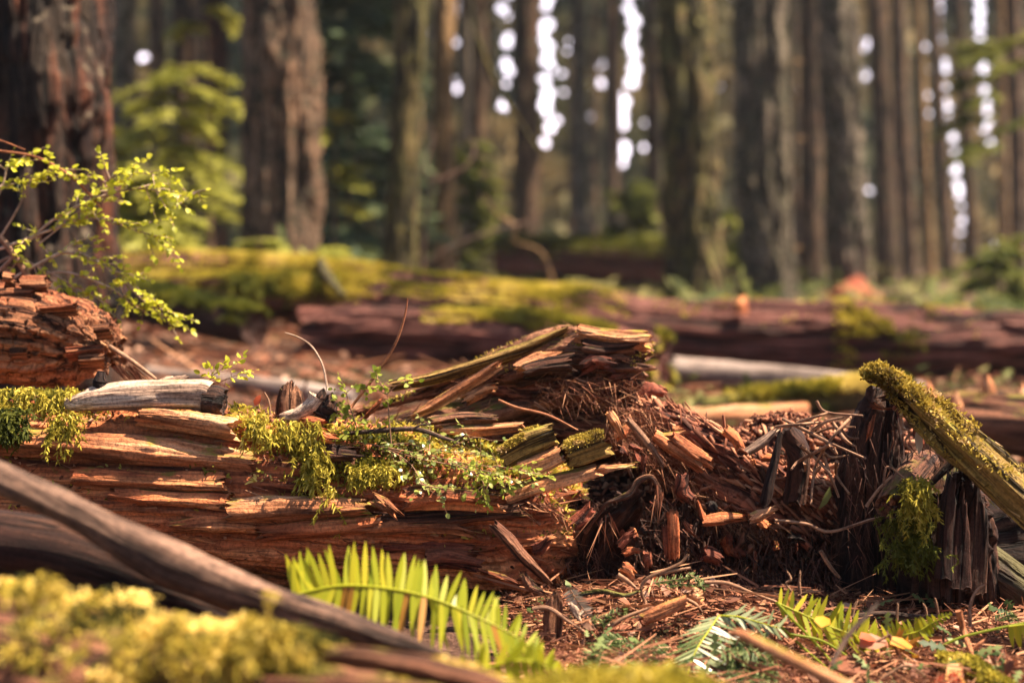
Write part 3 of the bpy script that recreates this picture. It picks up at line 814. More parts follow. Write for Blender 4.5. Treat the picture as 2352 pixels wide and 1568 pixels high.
limb('fallen_log', 'slim pale birch-like log lying on the pink litter left of the clearing', 'log', [P(345, 858, 7.3), P(520, 876, 7.1), P(720, 902, 6.9), P(820, 915, 6.8)], [.045, .046, .045, .04], 'pale_log', na=24, nl=60, seed=36, disp=D(.006, 6))
limb('fallen_log', 'pale grey bare log lying under the long red log right of the broken snag', 'log', [P(1500, 850, 8.0), P(1750, 868, 7.9), P(2040, 895, 7.7), P(2120, 902, 7.7)], [.088, .084, .074, .06], 'pale_log', na=32, nl=80, seed=37, disp=D(.008, 6))
t = thing('fallen_log', 'low green log with a bright moss cushion behind the rotten debris', 'log', Pg(1760, 7.0))
m1 = MB(); o = m1.tube([P(1520, 940, 7.2), P(1760, 930, 7.0), P(2020, 905, 6.9), P(2080, 900, 6.9)], [.05, .07, .075, .05], nl=70, na=30, disp=D(.012, 5), seed=38); m1.build('log_body', 'bark_moss', t)
m2 = MB(); p_, n_ = pick(o, 5000, lambda p, q, u: sstep(.2, .7, q[:, 2]) * sstep(.25, .5, u)); moss_blades(m2, p_, n_, .03, .012, 1, .6, .1, lift=.02, tn=6); m2.build('moss', 'moss_gold', t)
limb('fallen_log', 'bare sand-coloured log half buried behind the rotten debris', 'log', [P(1560, 968, 6.3), P(1700, 960, 6.2), P(1860, 950, 6.2)], [.05, .06, .05], 'rot_tan', na=24, nl=60, seed=39, disp=D(.01, 6, .006))

t = thing('rotten_log', 'weathered tan log with pointed shards behind the leaning mossy beam', 'log', Pg(2300, 5.4))
m1 = MB(); o = m1.tube([P(2060, 985, 5.7), P(2200, 965, 5.5), P(2450, 985, 5.3), P(3000, 1005, 5.2)], [.09, .13, .15, .15], [.08, .115, .13, .14], nl=160, na=70, disp=D(.025, 6, .03, 1.2, 12, 5, .004), seed=51, jag=(.08, 0)); m1.build('log_body', 'log_core', t)
for k, (x, y, w) in enumerate([(2130, 872, 30), (2268, 858, 22), (2345, 880, 22), (2195, 900, 18)]):
    m2 = MB(); m2.tube([P(x + 8, y + 80, 5.42), P(x + 3, y + 35, 5.42), P(x, y - 4, 5.43)], [px2m(w, 5.4), px2m(w * .7, 5.4), px2m(4, 5.4)], [.03, .02, .006], hint=(0, 1, 0), nl=18, na=14, disp=D(.006, 12, .006, 2, 30), seed=52 + k, jag=(0, .02)); m2.build('shard', 'rot_tan', t)
m2 = MB(); p_, n_ = pick(o, 1200, lambda p, q, u: (q[:, 1] < 0) * sstep(.3, .6, u) * (fbm(p[:, 0] * 7, p[:, 1], p[:, 2] * 7, 2, 4) > .55)); moss_blades(m2, p_, n_, .025, .01, 1, .6); m2.build('moss', 'moss_green', t)

# sticks and leaf litter between the logs
mbl = MB(); n = 2600
d_ = 4.6 + R.random(n) * 5.5; px = R.random(n) * 2500 - 60
pos = np.stack([(px - 1176) / K * d_, d_, 0 * d_], 1); pos[:, 2] = zg(pos[:, 0], pos[:, 1]) + .012 + .03 * R.random(n)
strips(mbl, pos, np.stack([R.normal(size=n), R.normal(size=n) * .6, R.normal(size=n) * .15], 1), .06 + .35 * R.random(n) ** 2, .008 + .012 * R.random(n), R.normal(size=(n, 3)) * .03, 3, taper=False, prof=[1, 1, .8, .5])
tag(mbl.build('stick_litter', 'fibre'), 'scattered small dead sticks on the ground between the fallen logs', 'litter', kind='stuff')
mbl = MB(); n = 380
d_ = 4.4 + R.random(n) * 4.5; px = 1350 + R.random(n) * 1150
pos = np.stack([(px - 1176) / K * d_, d_, 0 * d_], 1); pos[:, 2] = zg(pos[:, 0], pos[:, 1]) + .02 + .10 * R.random(n) ** 2
X = unit(np.stack([R.normal(size=n), R.normal(size=n), R.normal(size=n) * .3 + .2], 1)); Z = unit(np.array([0, -.2, 1.]) + R.normal(size=(n, 3)) * .5); Y = unit(np.cross(Z, X)); Z = np.cross(X, Y)
scatter(mbl, SPR_V, SPR_Q, SPR_T, pos, X, Y, Z, .05 + R.random(n) * .08)
tag(mbl.build('ground_plants', 'undergrowth_leaf'), 'low scattered green plants on the ground behind the rotten stump', 'ground cover', kind='stuff')
mbl = MB()
n = 5000
d_ = 5.2 + R.random(n) * 5; px = R.random(n) * 2500 - 60
pos = np.stack([(px - 1176) / K * d_, d_, 0 * d_], 1); pos[:, 2] = zg(pos[:, 0], pos[:, 1]) + .012
X, Y, Z = basis(np.array([0, 0, 1.]) + R.normal(size=(n, 3)) * .35, n)
scatter(mbl, LEAF_V, LEAF_Q, LEAF_T, pos, X, Y, Z, .03 + R.random(n) * .05)
tag(mbl.build('leaf_litter', 'dead_leaf'), 'pinkish dead leaf litter on the ground between the fallen logs', 'leaf litter', kind='stuff')

# ================================================================== the main rotten log
t = thing('rotten_log', 'big orange rotten log with split layers in the sunlit centre, moss and seedlings on top', 'log', Pg(700, 3.5))
m1 = MB()
ML = m1.tube([P(-330, 1112, 3.62), P(100, 1118, 3.56), P(450, 1128, 3.53), P(800, 1158, 3.52), P(1130, 1185, 3.55), P(1330, 1195, 3.66)], [.20, .21, .21, .2, .19, .15], [.205, .215, .21, .20, .185, .15],
             nl=900, na=220, disp=D(.018, 5, .040, 1.1, 11, 7, .007, 3, 70, .006, 7, sharp=.80), seed=61, jag=(0, .16))
m1.build('log_body', 'rot_orange', t)

fray(ML, 2600, 'fibres', 'fibre', t, lambda p, q, u: (q[:, 1] < .3) * 1.0, .06, .004)
m2 = MB(); p_, n_ = pick(ML, 1600, lambda p, q, u: (q[:, 1] < .4) * sstep(.3, .8, q[:, 2])); n = len(p_)
X, Y, Z = basis(n_ + R.normal(size=(n, 3)) * .5, n); scatter(m2, CHIP_V, CHIP_Q, None, p_ + n_ * .002, X, Y, Z, np.stack([.006 + .018 * R.random(n) ** 2, .004 + .006 * R.random(n), .002 + .003 * R.random(n)], 1)); m2.build('crumbs', 'chip_red', t)


def slab(pts, half, thick, mat='rot_tan', par=None, name='slab', seed=0, jag=(.04, .05), hint=None, terr=.004, sup=.6, na=48, nl=150, label=None, d=3.3):
    m_ = MB()
    L = sum(np.linalg.norm(np.array(pts[k + 1]) - pts[k]) for k in range(len(pts) - 1))
    half = np.atleast_1d(half); mh = float(np.mean(half))
    o = m_.tube(pts, [thick] * 1, half, hint=CU * .8 + CF * .55 if hint is None else hint, nl=nl, na=na, sup=sup, disp=D(mh * .30, 8, terr + mh * .26, 3.0, 26, 5, mh * .10, 5, 100, sharp=.6), jag=jag, seed=seed)
    ob = m_.build(name, mat, par)
    if label: ob['label'] = label
    return o


S1 = slab(path(K2, [(-100, 50), (180, 75), (900, 130), (1640, 205)], 3.345), [px2m(34, 3.3)], .03, par=t, hint=CU * .6 + CF * .8, seed=1, label='long bright tan slab')
slab(path(K2, [(420, 285), (760, 300), (1450, 330)], 3.325), [px2m(24, 3.3)], .022, 'rot_orange', t, seed=2)
slab(path(K2, [(640, 390), (1000, 430), (1480, 440)], 3.32), [px2m(18, 3.3)], .022, 'rot_orange', t, seed=3)
slab(path(K2, [(1370, 500), (1800, 480), (2330, 465)], 3.31), [px2m(22, 3.3), px2m(26, 3.3), px2m(20, 3.3)], .02, 'rot_tan', t, seed=4)
slab(path(K2, [(1040, 600), (1330, 580), (1600, 610)], 3.315), [px2m(8, 3.3), px2m(24, 3.3), px2m(10, 3.3)], .018, 'rot_orange', t, seed=5, jag=(.02, .02))
slab(path(K2, [(1560, 640), (2000, 610), (2400, 570)], 3.32), [px2m(15, 3.3)], .02, 'rot_orange', t, seed=6)
slab(path(K3, [(740, 110), (1100, 100), (1400, 120), (1680, 185)], 3.33), [px2m(16, 3.3), px2m(20, 3.3), px2m(17, 3.3), px2m(5, 3.3)], .02, 'rot_tan', t, seed=7, jag=(.02, .06))
slab(path(K3, [(850, 290), (1250, 270), (1690, 300)], 3.37), [px2m(14, 3.3)], .02, 'rot_red', t, seed=8, jag=(.04, .08))
slab(path(K3, [(1150, 360), (1400, 350), (1700, 400)], 3.36), [px2m(16, 3.3)], .02, 'rot_red', t, seed=9, jag=(.04, .08))
slab(path(K3, [(1600, 460), (1820, 520), (2030, 600)], 3.34), [px2m(10, 3.3), px2m(15, 3.3), px2m(9, 3.3)], .02, 'rot_orange', t, seed=10)
slab(path(K2, [(200, 470), (700, 560), (1350, 700)], 3.36), [px2m(20, 3.3)], .02, 'rot_orange', t, seed=11)
slab(path(K7, [(830, 1085), (1150, 1110), (1560, 1180)], 3.34), [px2m(12, 3.3), px2m(18, 3.3), px2m(16, 3.3)], .035, 'rot_tan', t, seed=12)
# weathered branch stubs on top of the log
m2 = MB(); m2.tube(path(K7, [(420, 1010), (620, 985), (900, 965), (1250, 955), (1330, 970)], 3.36), [.02, .034, .036, .034, .033], nl=120, na=40, disp=D(.010, 9, .008, 1.5, 24, 4, .003, 4, 90), seed=13); stb = m2.build('branch_stub', 'grey_wood', t)
m2 = MB(); m2.tube(path(K7, [(1300, 968), (1380, 975), (1470, 990)], 3.355), [.033, .036, .03], nl=30, na=30, disp=D(.006, 14, .006, 2, 30), seed=14, jag=(0, .02)); m2.build('stub_end', 'rot_dark', stb)
m2 = MB(); m2.tube(path(K7, [(920, 925), (1080, 880), (1215, 835)], 3.42), [.012, .022, .008], nl=40, na=18, disp=D(.004, 14, .004, 2, 40), seed=15, jag=(0, .03)); m2.build('branch_stub', 'grey_wood', t)
m2 = MB(); m2.tube(path(K7, [(650, 930), (640, 870), (650, 800)], 3.36), [.02, .021, .012], nl=24, na=18, disp=D(.004, 14, .004), seed=16); m2.build('branch_stub', 'rot_dark', t)
m2 = MB(); m2.tube(path(K6, [(155, 840), (160, 740), (170, 640), (185, 585)], 3.46), [.038, .036, .03, .008], [.02, .018, .015, .005], hint=(0, 1, .1), nl=60, na=36, disp=D(.006, 12, .008, 2, 30, 5, .002), seed=17, jag=(0, .03)); m2.build('branch_stub', 'log_core', t)
m2 = MB(); m2.tube(path(K6, [(90, 835), (200, 815), (300, 750), (330, 700)], 3.40), [.008, .018, .026, .03], nl=50, na=26, disp=D(.005, 12, .005, 2, 30), seed=18); m2.build('branch_stub', 'grey_wood', t)
m2 = MB(); m2.tube(path(K6, [(385, 870), (380, 770), (400, 690), (420, 650)], 3.40), [.03, .036, .032, .02], nl=40, na=30, disp=D(.006, 14, .008, 2, 30), seed=19, jag=(0, .04)); m2.build('branch_stub', 'rot_dark', t)
slab(path(K6, [(180, 870), (300, 880), (440, 910)], 3.36), [.014], .03, 'rot_orange', t, seed=20, nl=50)
slab(path(K6, [(290, 950), (370, 980), (470, 1000)], 3.34), [.012], .03, 'rot_orange', t, seed=21, nl=50)
slab(path(K6, [(330, 1070), (450, 1075), (640, 1080)], 3.34), [.02], .03, 'log_core', t, seed=22, nl=60)
slab(path(K6, [(640, 1330), (760, 1390), (880, 1490)], 3.27), [.012, .014, .006], .012, 'rot_tan', t, seed=23, nl=60)
slab(path(K6, [(850, 1350), (1150, 1340), (1550, 1380)], 3.31), [.02], .03, 'rot_orange', t, seed=24, nl=90)
slab(path(K6, [(620, 1500), (1100, 1480), (1700, 1420)], 3.33), [.018], .02, 'log_core', t, seed=25, nl=90)
slab(path(K3, [(1700, 60), (1850, 200), (1960, 330), (2210, 580)], 3.2), [px2m(8, 3.2), px2m(13, 3.2), px2m(12, 3.2), px2m(4, 3.2)], .01, 'log_core', t, 'splinter', seed=26)
slab(path(K3, [(1940, 420), (2030, 560), (2190, 660)], 3.18), [px2m(8, 3.2), px2m(14, 3.2), px2m(6, 3.2)], .01, 'log_core', t, 'splinter', seed=27)


# moss on the log
def mlmoss(p, q, u):
    x, y, _ = proj(p)
    w = sstep(260, 140, x) * sstep(960, 930, y) * (y > 800)
    b1 = np.exp(-(((y - (975 + (x - 560) * .45)) / 24) ** 2)) * sstep(520, 560, x) * sstep(800, 740, x)
    b2 = np.exp(-(((x - 735) / 34) ** 2 + ((y - 1030) / 60) ** 2))
    b3 = np.exp(-(((x - 860) / 120) ** 2 + ((y - 1078) / 26) ** 2))
    b4 = np.exp(-(((x - 950) / 200) ** 2 + ((y - 1010) / 32) ** 2)) * .8
    b5 = np.exp(-(((x - 1150) / 120) ** 2 + ((y - 1075) / 30) ** 2)) * .3
    thin = .10 * sstep(.35, .8, q[:, 2]) * (fbm(p[:, 0] * 14, p[:, 1] * 14, p[:, 2] * 14, 2, 9) > .5)
    return np.maximum.reduce([w, b1, b2, b3, b4, b5, thin]) * (q[:, 1] < .75)


m2 = MB(); p_, n_ = pick(ML, 24000, mlmoss); moss_blades(m2, p_ - n_ * .004, n_, .017, .0055, .9, .8, .3, lift=.014, tn=16)
m2.build('moss', 'moss_gold', t)
m2 = MB()
for (x0, y0, x1, y1, nn, L) in [(560, 955, 740, 1000, 40, .05), (700, 1000, 745, 1110, 60, .08), (740, 1120, 780, 1150, 14, .05), (755, 1140, 775, 1150, 10, .09), (135, 945, 165, 985, 32, .10), (0, 890, 190, 930, 40, .04), (800, 1070, 900, 1080, 40, .05)]:
    q = np.array([P(x0 + (x1 - x0) * R.random(), y0 + (y1 - y0) * R.random(), 3.315 if y0 > 940 else 3.36) for _ in range(nn)]); strands(m2, q, L, 14, .011, .004, (0, -.4, -.3), .3, .8, .6)
m2.build('hanging_moss', 'moss_gold', t)
m2 = MB(); q = np.array([P(-20 + 110 * R.random() * (k % 7) / 7, 945 + 120 * (k / 420), 3.30) for k in range(200)])
strands(m2, q, .05, 8, .012, .005, (0, -.4, -.2), .3, .6, .3); m2.build('green_moss', 'moss_green', t)

# blocky cubical log on the left
t = thing('rotten_log', 'blocky cracked rotten log end under the leafy bush at the left', 'log', Pg(100, 3.85))
m1 = MB(); BL = m1.tube([P(-330, 752, 3.9), P(-60, 756, 3.88), P(120, 772, 3.86), P(225, 805, 3.84), P(275, 835, 3.84)], [.16, .16, .15, .115, .06], [.145, .142, .13, .10, .055],
             nl=420, na=170, sup=.85, disp=D(.012, 6, .030, 1.2, 16, 8, .006, 4, 60, .012, 13, sharp=.78), seed=71, jag=(0, .06)); m1.build('log_body', 'block_rot', t)
for k, (a_, w) in enumerate([([(20, 215), (110, 230)], 12), ([(130, 245), (335, 250)], 22), ([(-60, 330), (240, 320)], 10), ([(60, 690), (200, 680)], 18), ([(420, 690), (690, 660)], 12), ([(600, 560), (740, 540)], 12), ([(250, 420), (520, 400)], 9), ([(500, 740), (700, 730)], 14)]):
    slab(path(K7, a_, 3.74 if a_[0][1] > 400 else 3.8), [px2m(w, 3.7)], .025, 'block_rot', t, 'block', seed=80 + k, nl=50, jag=(.01, .02), sup=.5)
m2 = MB(); n = 40; p0 = np.array([P(*K7(720 + 130 * R.random(), 760 + 30 * R.random(), 3.72)) for _ in range(n)])
strips(m2, p0, np.array([.75, -.2, -.65]) + R.normal(size=(n, 3)) * .12, .06 + .06 * R.random(n), .005, 0 * DOWN, 2, side=np.repeat(CU[None], n, 0)); m2.build('splinters', 'fibre', t)
limb('stick', 'dark straight stick slanting down from the blocky rotten log', 'stick', path(K7, [(700, 640, 3.75), (850, 740, 3.7), (1010, 860, 3.66)], 3.7), [.006, .006, .004], 'twig', seed=5)

# ================================================================== broken snag and chunks
t = thing('broken_snag', 'raised broken slab of layered rotten wood in the centre, pointing right', 'snag', Pg(1250, 3.75))
m1 = MB(); SN = m1.tube([P(800, 950, 3.86), P(1000, 897, 3.84), P(1180, 850, 3.8), P(1300, 822, 3.78), P(1400, 835, 3.76), P(1515, 838, 3.74)], [.03, .05, .08, .09, .09, .07], [.016, .030, .045, .066, .058, .05], nl=420, na=150,
                        sup=.85, disp=D(.012, 9, .034, 2.0, 24, 6, .009, 4, 90, sharp=.7), seed=91, jag=(.05, .09)); m1.build('log_body', 'log_core', t)
slab(path(K6, [(900, 850), (1050, 770), (1200, 680), (1380, 570), (1540, 470)], 3.62), [px2m(5, 3.6), px2m(12, 3.6), px2m(12, 3.6), px2m(10, 3.6), px2m(5, 3.6)], .016, 'rot_tan', t, 'beam', seed=92, label='pale diagonal beam')
slab(path(K6, [(760, 640), (1100, 570), (1500, 450), (1720, 370), (1950, 270)], 3.70), [px2m(8, 3.7), px2m(10, 3.7), px2m(9, 3.7), px2m(9, 3.7), px2m(4, 3.7)], .02, 'mossy_plank', t, 'beam', seed=93)
slab(path(K6, [(1240, 740), (1400, 660), (1500, 640)], 3.64), [.01, .014, .006], .014, 'rot_tan', t, 'splinter', seed=94)
slab(path(K8, [(0, 350), (150, 290), (330, 260)], 3.66), [.016, .022, .012], .02, 'rot_tan', t, 'splinter', seed=95)
slab(path(K8, [(330, 130), (560, 170), (800, 180)], 3.66), [.02, .022, .016], .03, 'rot_tan', t, 'splinter', seed=96, jag=(.03, .06))
slab(path(K8, [(360, 230), (520, 240), (740, 210)], 3.66), [.018], .03, 'log_core', t, 'splinter', seed=97, jag=(.03, .06))
slab(path(K8, [(350, 340), (450, 300), (580, 320)], 3.64), [.012], .02, 'rot_red', t, 'splinter', seed=98)
slab(path(K8, [(40, 360), (180, 320), (360, 300)], 3.63), [.02], .02, 'log_core', t, 'splinter', seed=99)
for k in range(16):
    x, y = 60 + R.random() * 650, 340 + R.random() * 150
    slab(path(K8, [(x, y), (x + 70, y - 12), (x + 160, y - 26 + R.normal() * 12)], 3.66 + R.random() * .05), [.006 + .008 * R.random()], .014, ['rot_red', 'log_core', 'rot_dark'][k % 3], t, 'splinter', seed=110 + k, nl=40, na=18)
m1 = MB(); m1.tube(path(K8, [(-150, 480), (100, 470), (400, 440), (620, 430)], 3.8), [.07, .085, .08, .05], [.05, .06, .06, .05], nl=200, na=70, sup=.85, disp=D(.012, 8, .028, 1.6, 18, 6, .005, 4, 80), seed=100, jag=(.05, .07)); m1.build('lower_layer', 'rot_red', t)
m1 = MB(); o = m1.tube([P(1090, 1000, 3.86), P(1300, 985, 3.84), P(1480, 985, 3.82), P(1640, 1020, 3.82)], [.09, .11, .11, .09], [.05, .085, .085, .06], nl=200, na=70, disp=D(.03, 8, .03, 2, 16, 6, .006, 4, 70), seed=102, jag=(.05, .05)); low = m1.build('lower_layer', 'rot_red', t)
m1 = MB(); o2 = m1.tube([P(700, 1010, 3.74), P(900, 985, 3.76), P(1100, 945, 3.78), P(1300, 905, 3.80)], [.05, .07, .08, .08], [.02, .045, .06, .075], nl=200, na=60, disp=D(.02, 8, .035, 2, 18, 6, .008, 4, 70), seed=103, jag=(.04, .05)); low3 = m1.build('lower_layer', 'log_core', t)
fray(o2, 500, 'fibres', 'fibre', low3, lambda p, q, u: (q[:, 1] < .3) * 1.0, .07, .004, .5, .3)
fray(o, 1300, 'fibres', 'fibre', low, lambda p, q, u: (q[:, 1] < -.1) * (q[:, 2] > -.3) * 1.0, .08, .004, .5, .3)
fray(SN, 900, 'fibres', 'fibre', t, lambda p, q, u: (q[:, 1] < .3) * 1.0, .06, .004, .4)
m1 = MB(); m1.tube(path(K8, [(640, 520), (720, 450), (860, 470)], 3.74), [.03, .028, .014], nl=50, na=24, disp=D(.012, 18, .01, 3, 30), seed=101, jag=(0, .03)); m1.build('splinter', 'rot_red', t)
m2 = MB(); p_, n_ = pick(SN, 1800, lambda p, q, u: sstep(.4, .8, q[:, 2]) * (fbm(p[:, 0] * 12, p[:, 1] * 12, 0, 2, 9) > .5)); moss_blades(m2, p_, n_, .009, .004, 1, .7); m2.build('moss', 'moss_old', t)
m2 = MB(); n = 420; q = np.array([P(*K8(120 + 560 * R.random(), 380 + 160 * R.random(), 3.62 + .06 * R.random())) for _ in range(n)])
strips(m2, q, np.array([.5, -.5, -.4]) + R.normal(size=(n, 3)) * .6, .03 + .05 * R.random(n), .003, DOWN * .03 + R.normal(size=(n, 3)) * .02, 4); m2.build('fibres', 'fibre', t)

CH = [('wood_chunk', 'mossy square-ended chunk of wood on the centre of the rotten log', [(1470, 1100), (1650, 1000), (1870, 915)], [.03, .036, .03], .03, 'mossy_plank', 1, .03),
      ('wood_chunk', 'tan fragment tilted beside the trailing plant, below the mossy square-ended chunk', [(1590, 1165), (1740, 1120), (1890, 1050)], [.022, .026, .022], .03, 'rot_tan', 2, .02),
      ('wood_chunk', 'ridged mossy fragment touching the red fibre mass', [(1880, 1090), (2000, 1050), (2200, 980)], [.026, .034, .03], .03, 'mossy_plank', 3, .03),
      ('wood_plank', 'long narrow plank slanting up under the mossy fragments', [(1510, 1330), (1700, 1270), (1900, 1220), (2140, 1150)], [.016, .02, .02, .014], .03, 'rot_tan', 4, .03),
      ('wood_plank', 'upper thin plank with a pointed right tip above the dark hollow', [(1960, 1230), (2120, 1170), (2390, 1130)], [.012, .015, .006], .02, 'rot_tan', 5, .05),
      ('wood_plank', 'flat tan plank lying level behind the small seedlings', [(1090, 915), (1350, 915), (1650, 885)], [.012, .016, .012], .02, 'rot_tan', 6, .03),
      ('wood_chunk', 'low thin strip of bark behind the level tan plank', [(1000, 860), (1250, 830), (1500, 835)], [.01, .012, .008], .02, 'log_core', 7, .03),
      ('wood_chunk', 'orange upright splinter leaning among the seedlings', [(590, 870), (690, 780), (755, 690)], [.006, .012, .006], .01, 'rot_orange', 8, .02)]
for nm, lab, pts, hf, th, mat, sd, jg in CH:
    dd = 3.36 if pts[0][1] > 950 else 3.5
    m_ = MB(); o = m_.tube(path(K6, pts, dd), th, hf, hint=CU - CF * .25, nl=90, na=44, sup=.65, disp=D(.006, 10, .008, 2, 24, 5, .003, 4, 90), jag=(jg, jg), seed=140 + sd)
    if mat == 'mossy_plank':
        tt = thing(nm, lab, 'wood chunk', (o['p'][len(o['p']) // 2]))
        m_.build('wood', 'mossy_plank', tt)
        m2 = MB(); p_, n_ = pick(o, 1600, lambda p, q, u: sstep(.2, .7, q[:, 2]) * (fbm(p[:, 0] * 20, p[:, 1] * 20, p[:, 2] * 20, 2, 9) > .5)); moss_blades(m2, p_, n_, .007, .003, 1, .7, tn=30); m2.build('moss', 'moss_old', tt)
    else:
        tag(m_.build(nm, mat), lab, 'wood chunk' if 'chunk' in nm else 'plank')

# ================================================================== dark rotten root mass
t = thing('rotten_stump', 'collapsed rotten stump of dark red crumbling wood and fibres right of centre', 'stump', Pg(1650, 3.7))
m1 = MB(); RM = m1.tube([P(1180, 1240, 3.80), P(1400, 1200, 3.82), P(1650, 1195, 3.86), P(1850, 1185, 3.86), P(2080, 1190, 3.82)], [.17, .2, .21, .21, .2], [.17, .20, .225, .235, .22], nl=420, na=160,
                        disp=D(.07, 6, .06, 4, 16, 5, .014, 9, 50), seed=151); m1.build('stump_body', 'rot_dark', t)  # near-black wood tone stands in for the shade of the cavities
m1 = MB(); LO = m1.tube([P(1420, 925, 3.74), P(1530, 985, 3.66), P(1660, 1070, 3.58), P(1800, 1150, 3.55), P(1900, 1210, 3.56)], [.05, .075, .08, .07, .05], nl=220, na=80, disp=D(.02, 8, .03, 1.6, 16, 6, .008, 4, 70), seed=152, jag=(.04, .05)); m1.build('fibre_lobe', 'rot_red', t)
SP = [([(520, 560), (560, 620), (610, 720)], .016, 'rot_tan'), ([(760, 690), (900, 780), (1050, 900)], .022, 'rot_orange'), ([(850, 700), (1000, 800), (1120, 870)], .018, 'rot_orange'), ([(780, 700), (900, 690), (990, 670)], .010, 'rot_tan'),
      ([(1010, 1050), (1050, 1150), (1120, 1200)], .012, 'rot_orange'), ([(1030, 1170), (1150, 1150), (1290, 1150)], .018, 'rot_orange'), ([(1290, 1160), (1370, 1130), (1450, 1100)], .011, 'rot_tan'), ([(1270, 800), (1360, 740), (1470, 650)], .014, 'grey_wood'),
      ([(880, 1100), (885, 1250), (890, 1400)], .018, 'rot_orange'), ([(840, 1180), (850, 1300), (870, 1390)], .010, 'rot_red'), ([(580, 1320), (640, 1250), (700, 1220)], .012, 'rot_red'), ([(1040, 1340), (1100, 1360), (1160, 1390)], .014, 'rot_red'),
      ([(320, 1190), (390, 1140), (460, 1070)], .016, 'rot_red'), ([(100, 1330), (160, 1310), (220, 1260)], .02, 'rot_red'), ([(620, 600), (740, 740), (840, 880)], .006, 'twig'), ([(1150, 660), (1220, 720), (1260, 790)], .012, 'rot_orange'),
      ([(600, 1350), (660, 1330), (720, 1330)], .012, 'rot_orange'), ([(1380, 1090), (1400, 1000), (1480, 650)], .010, 'rot_dark'), ([(1480, 660), (1560, 800), (1540, 1100)], .035, 'rot_dark'), ([(930, 900), (930, 1000), (990, 1080)], .016, 'rot_red')]
for k, (pts, hf, mat) in enumerate(SP):
    dd = 3.45 if 860 > pts[0][1] else 3.40
    slab(path(K8, pts, dd), [hf * .8, hf, hf * .5], hf * .8, mat, t, 'splinter', seed=170 + k, nl=60, na=28, jag=(.015, .03))
# root arch with dangling rootlets
m1 = MB(); AR = m1.tube(path(K8, [(400, 1230, 3.36), (460, 1150, 3.33), (520, 1070, 3.31), (640, 1020, 3.31), (690, 950, 3.31), (760, 930, 3.31), (800, 990, 3.33), (825, 1050, 3.35)], 3.3), [.006, .007, .008, .008, .009, .008, .007, .004], nl=110, na=16, disp=D(.007, 22, .005, 3, 40), seed=153); arch = m1.build('root_arch', 'log_core', t)
m1 = MB(); m1.tube(path(K8, [(440, 1480, 3.55), (520, 1280, 3.50), (650, 1110, 3.43), (740, 990, 3.38)], 3.4), [.09, .08, .055, .02], [.03, .03, .025, .012], hint=CF, nl=140, na=80, disp=D(.03, 8, .03, 2.5, 20, 5, .008, 4, 60), seed=154, jag=(.05, .05)); m1.build('bark_shell', 'rot_dark', t)  # dark backing for the bark, near-black tone stands in for shade under the arch
m2 = MB()
for (x0, y0, x1, y1, n, L, dr) in [(450, 1100, 560, 1180, 14, .09, (0, -.2, -1)), (20, 1060, 260, 1120, 40, .06, (.6, -.3, -.5)), (780, 960, 830, 1050, 14, .07, (0, -.2, -1))]:
    m2 = MB(); q = np.array([P(*K8(x0 + (x1 - x0) * R.random(), y0 + (y1 - y0) * R.random(), 3.31)) for _ in range(n)])
    strips(m2, q, np.array(dr) + R.normal(size=(n, 3)) * .35, L * (.4 + R.random(n)), .004, R.normal(size=(n, 3)) * .02, 5)
    m2.build('rootlets', 'fibre', arch if x0 != 20 else t)
for nm, mat, n, xr, yr, dr, L, w in [('red_fibres', 'fibre', 3600, (520, 1450), (540, 1250), (.55, -.4, -.7), .055, .0028), ('hollow_fibres', 'fibre_dark', 1300, (250, 950), (1040, 1480), (.3, -.35, -.8), .06, .0032), ('dark_fibres', 'fibre_dark', 1700, (850, 1790), (1150, 1560), (0, -.35, -1), .06, .0042)]:
    m2 = MB(); q = []
    while len(q) < n:
        x, y = xr[0] + (xr[1] - xr[0]) * R.random(), yr[0] + (yr[1] - yr[0]) * R.random()
        if nm == 'red_fibres' and (abs(y - (560 + (x - 560) * .78)) > 190 or 300 > x): continue
        q.append(P(*K8(x, y, 3.62 - (y - 500) / 1100 * .14 + R.normal() * .02)))
    q = np.array(q); strips(m2, q, np.array(dr) + R.normal(size=(n, 3)) * .55, L * (.3 + R.random(n)), w, DOWN * .02 + R.normal(size=(n, 3)) * .035, 5); m2.build(nm, mat, t)
# crumbled chips on top and down the slope
m2 = MB(); p_, n_ = pick(RM, 5200, lambda p, q, u: sstep(.0, .5, q[:, 2]) * (q[:, 1] < .9) * (.4 + .6 * sstep(.3, .5, u)) + .12 * (q[:, 1] < 0)); n = len(p_)
X, Y, Z = basis(n_ + R.normal(size=(n, 3)) * .6, n); scatter(m2, CHIP_V, CHIP_Q, None, p_ + n_ * .008, X, Y, Z, np.stack([.012 + .04 * R.random(n) ** 2, .006 + .010 * R.random(n), .003 + .004 * R.random(n)], 1)); m2.build('chips', 'chip_red', t)
m2 = MB(); p_, n_ = pick(LO, 1000, lambda p, q, u: (q[:, 1] < .6) * 1.0); n = len(p_)
X = unit(np.array([.75, -.1, -.6]) + R.normal(size=(n, 3)) * .3); Z = unit(n_); Y = unit(np.cross(Z, X)); scatter(m2, CHIP_V, CHIP_Q, None, p_ + n_ * .004, X, Y, Z, np.stack([.012 + .07 * R.random(n) ** 2, .004 + .012 * R.random(n) ** 2, .003 + .004 * R.random(n)], 1)); m2.build('chips', 'chip_red', t)
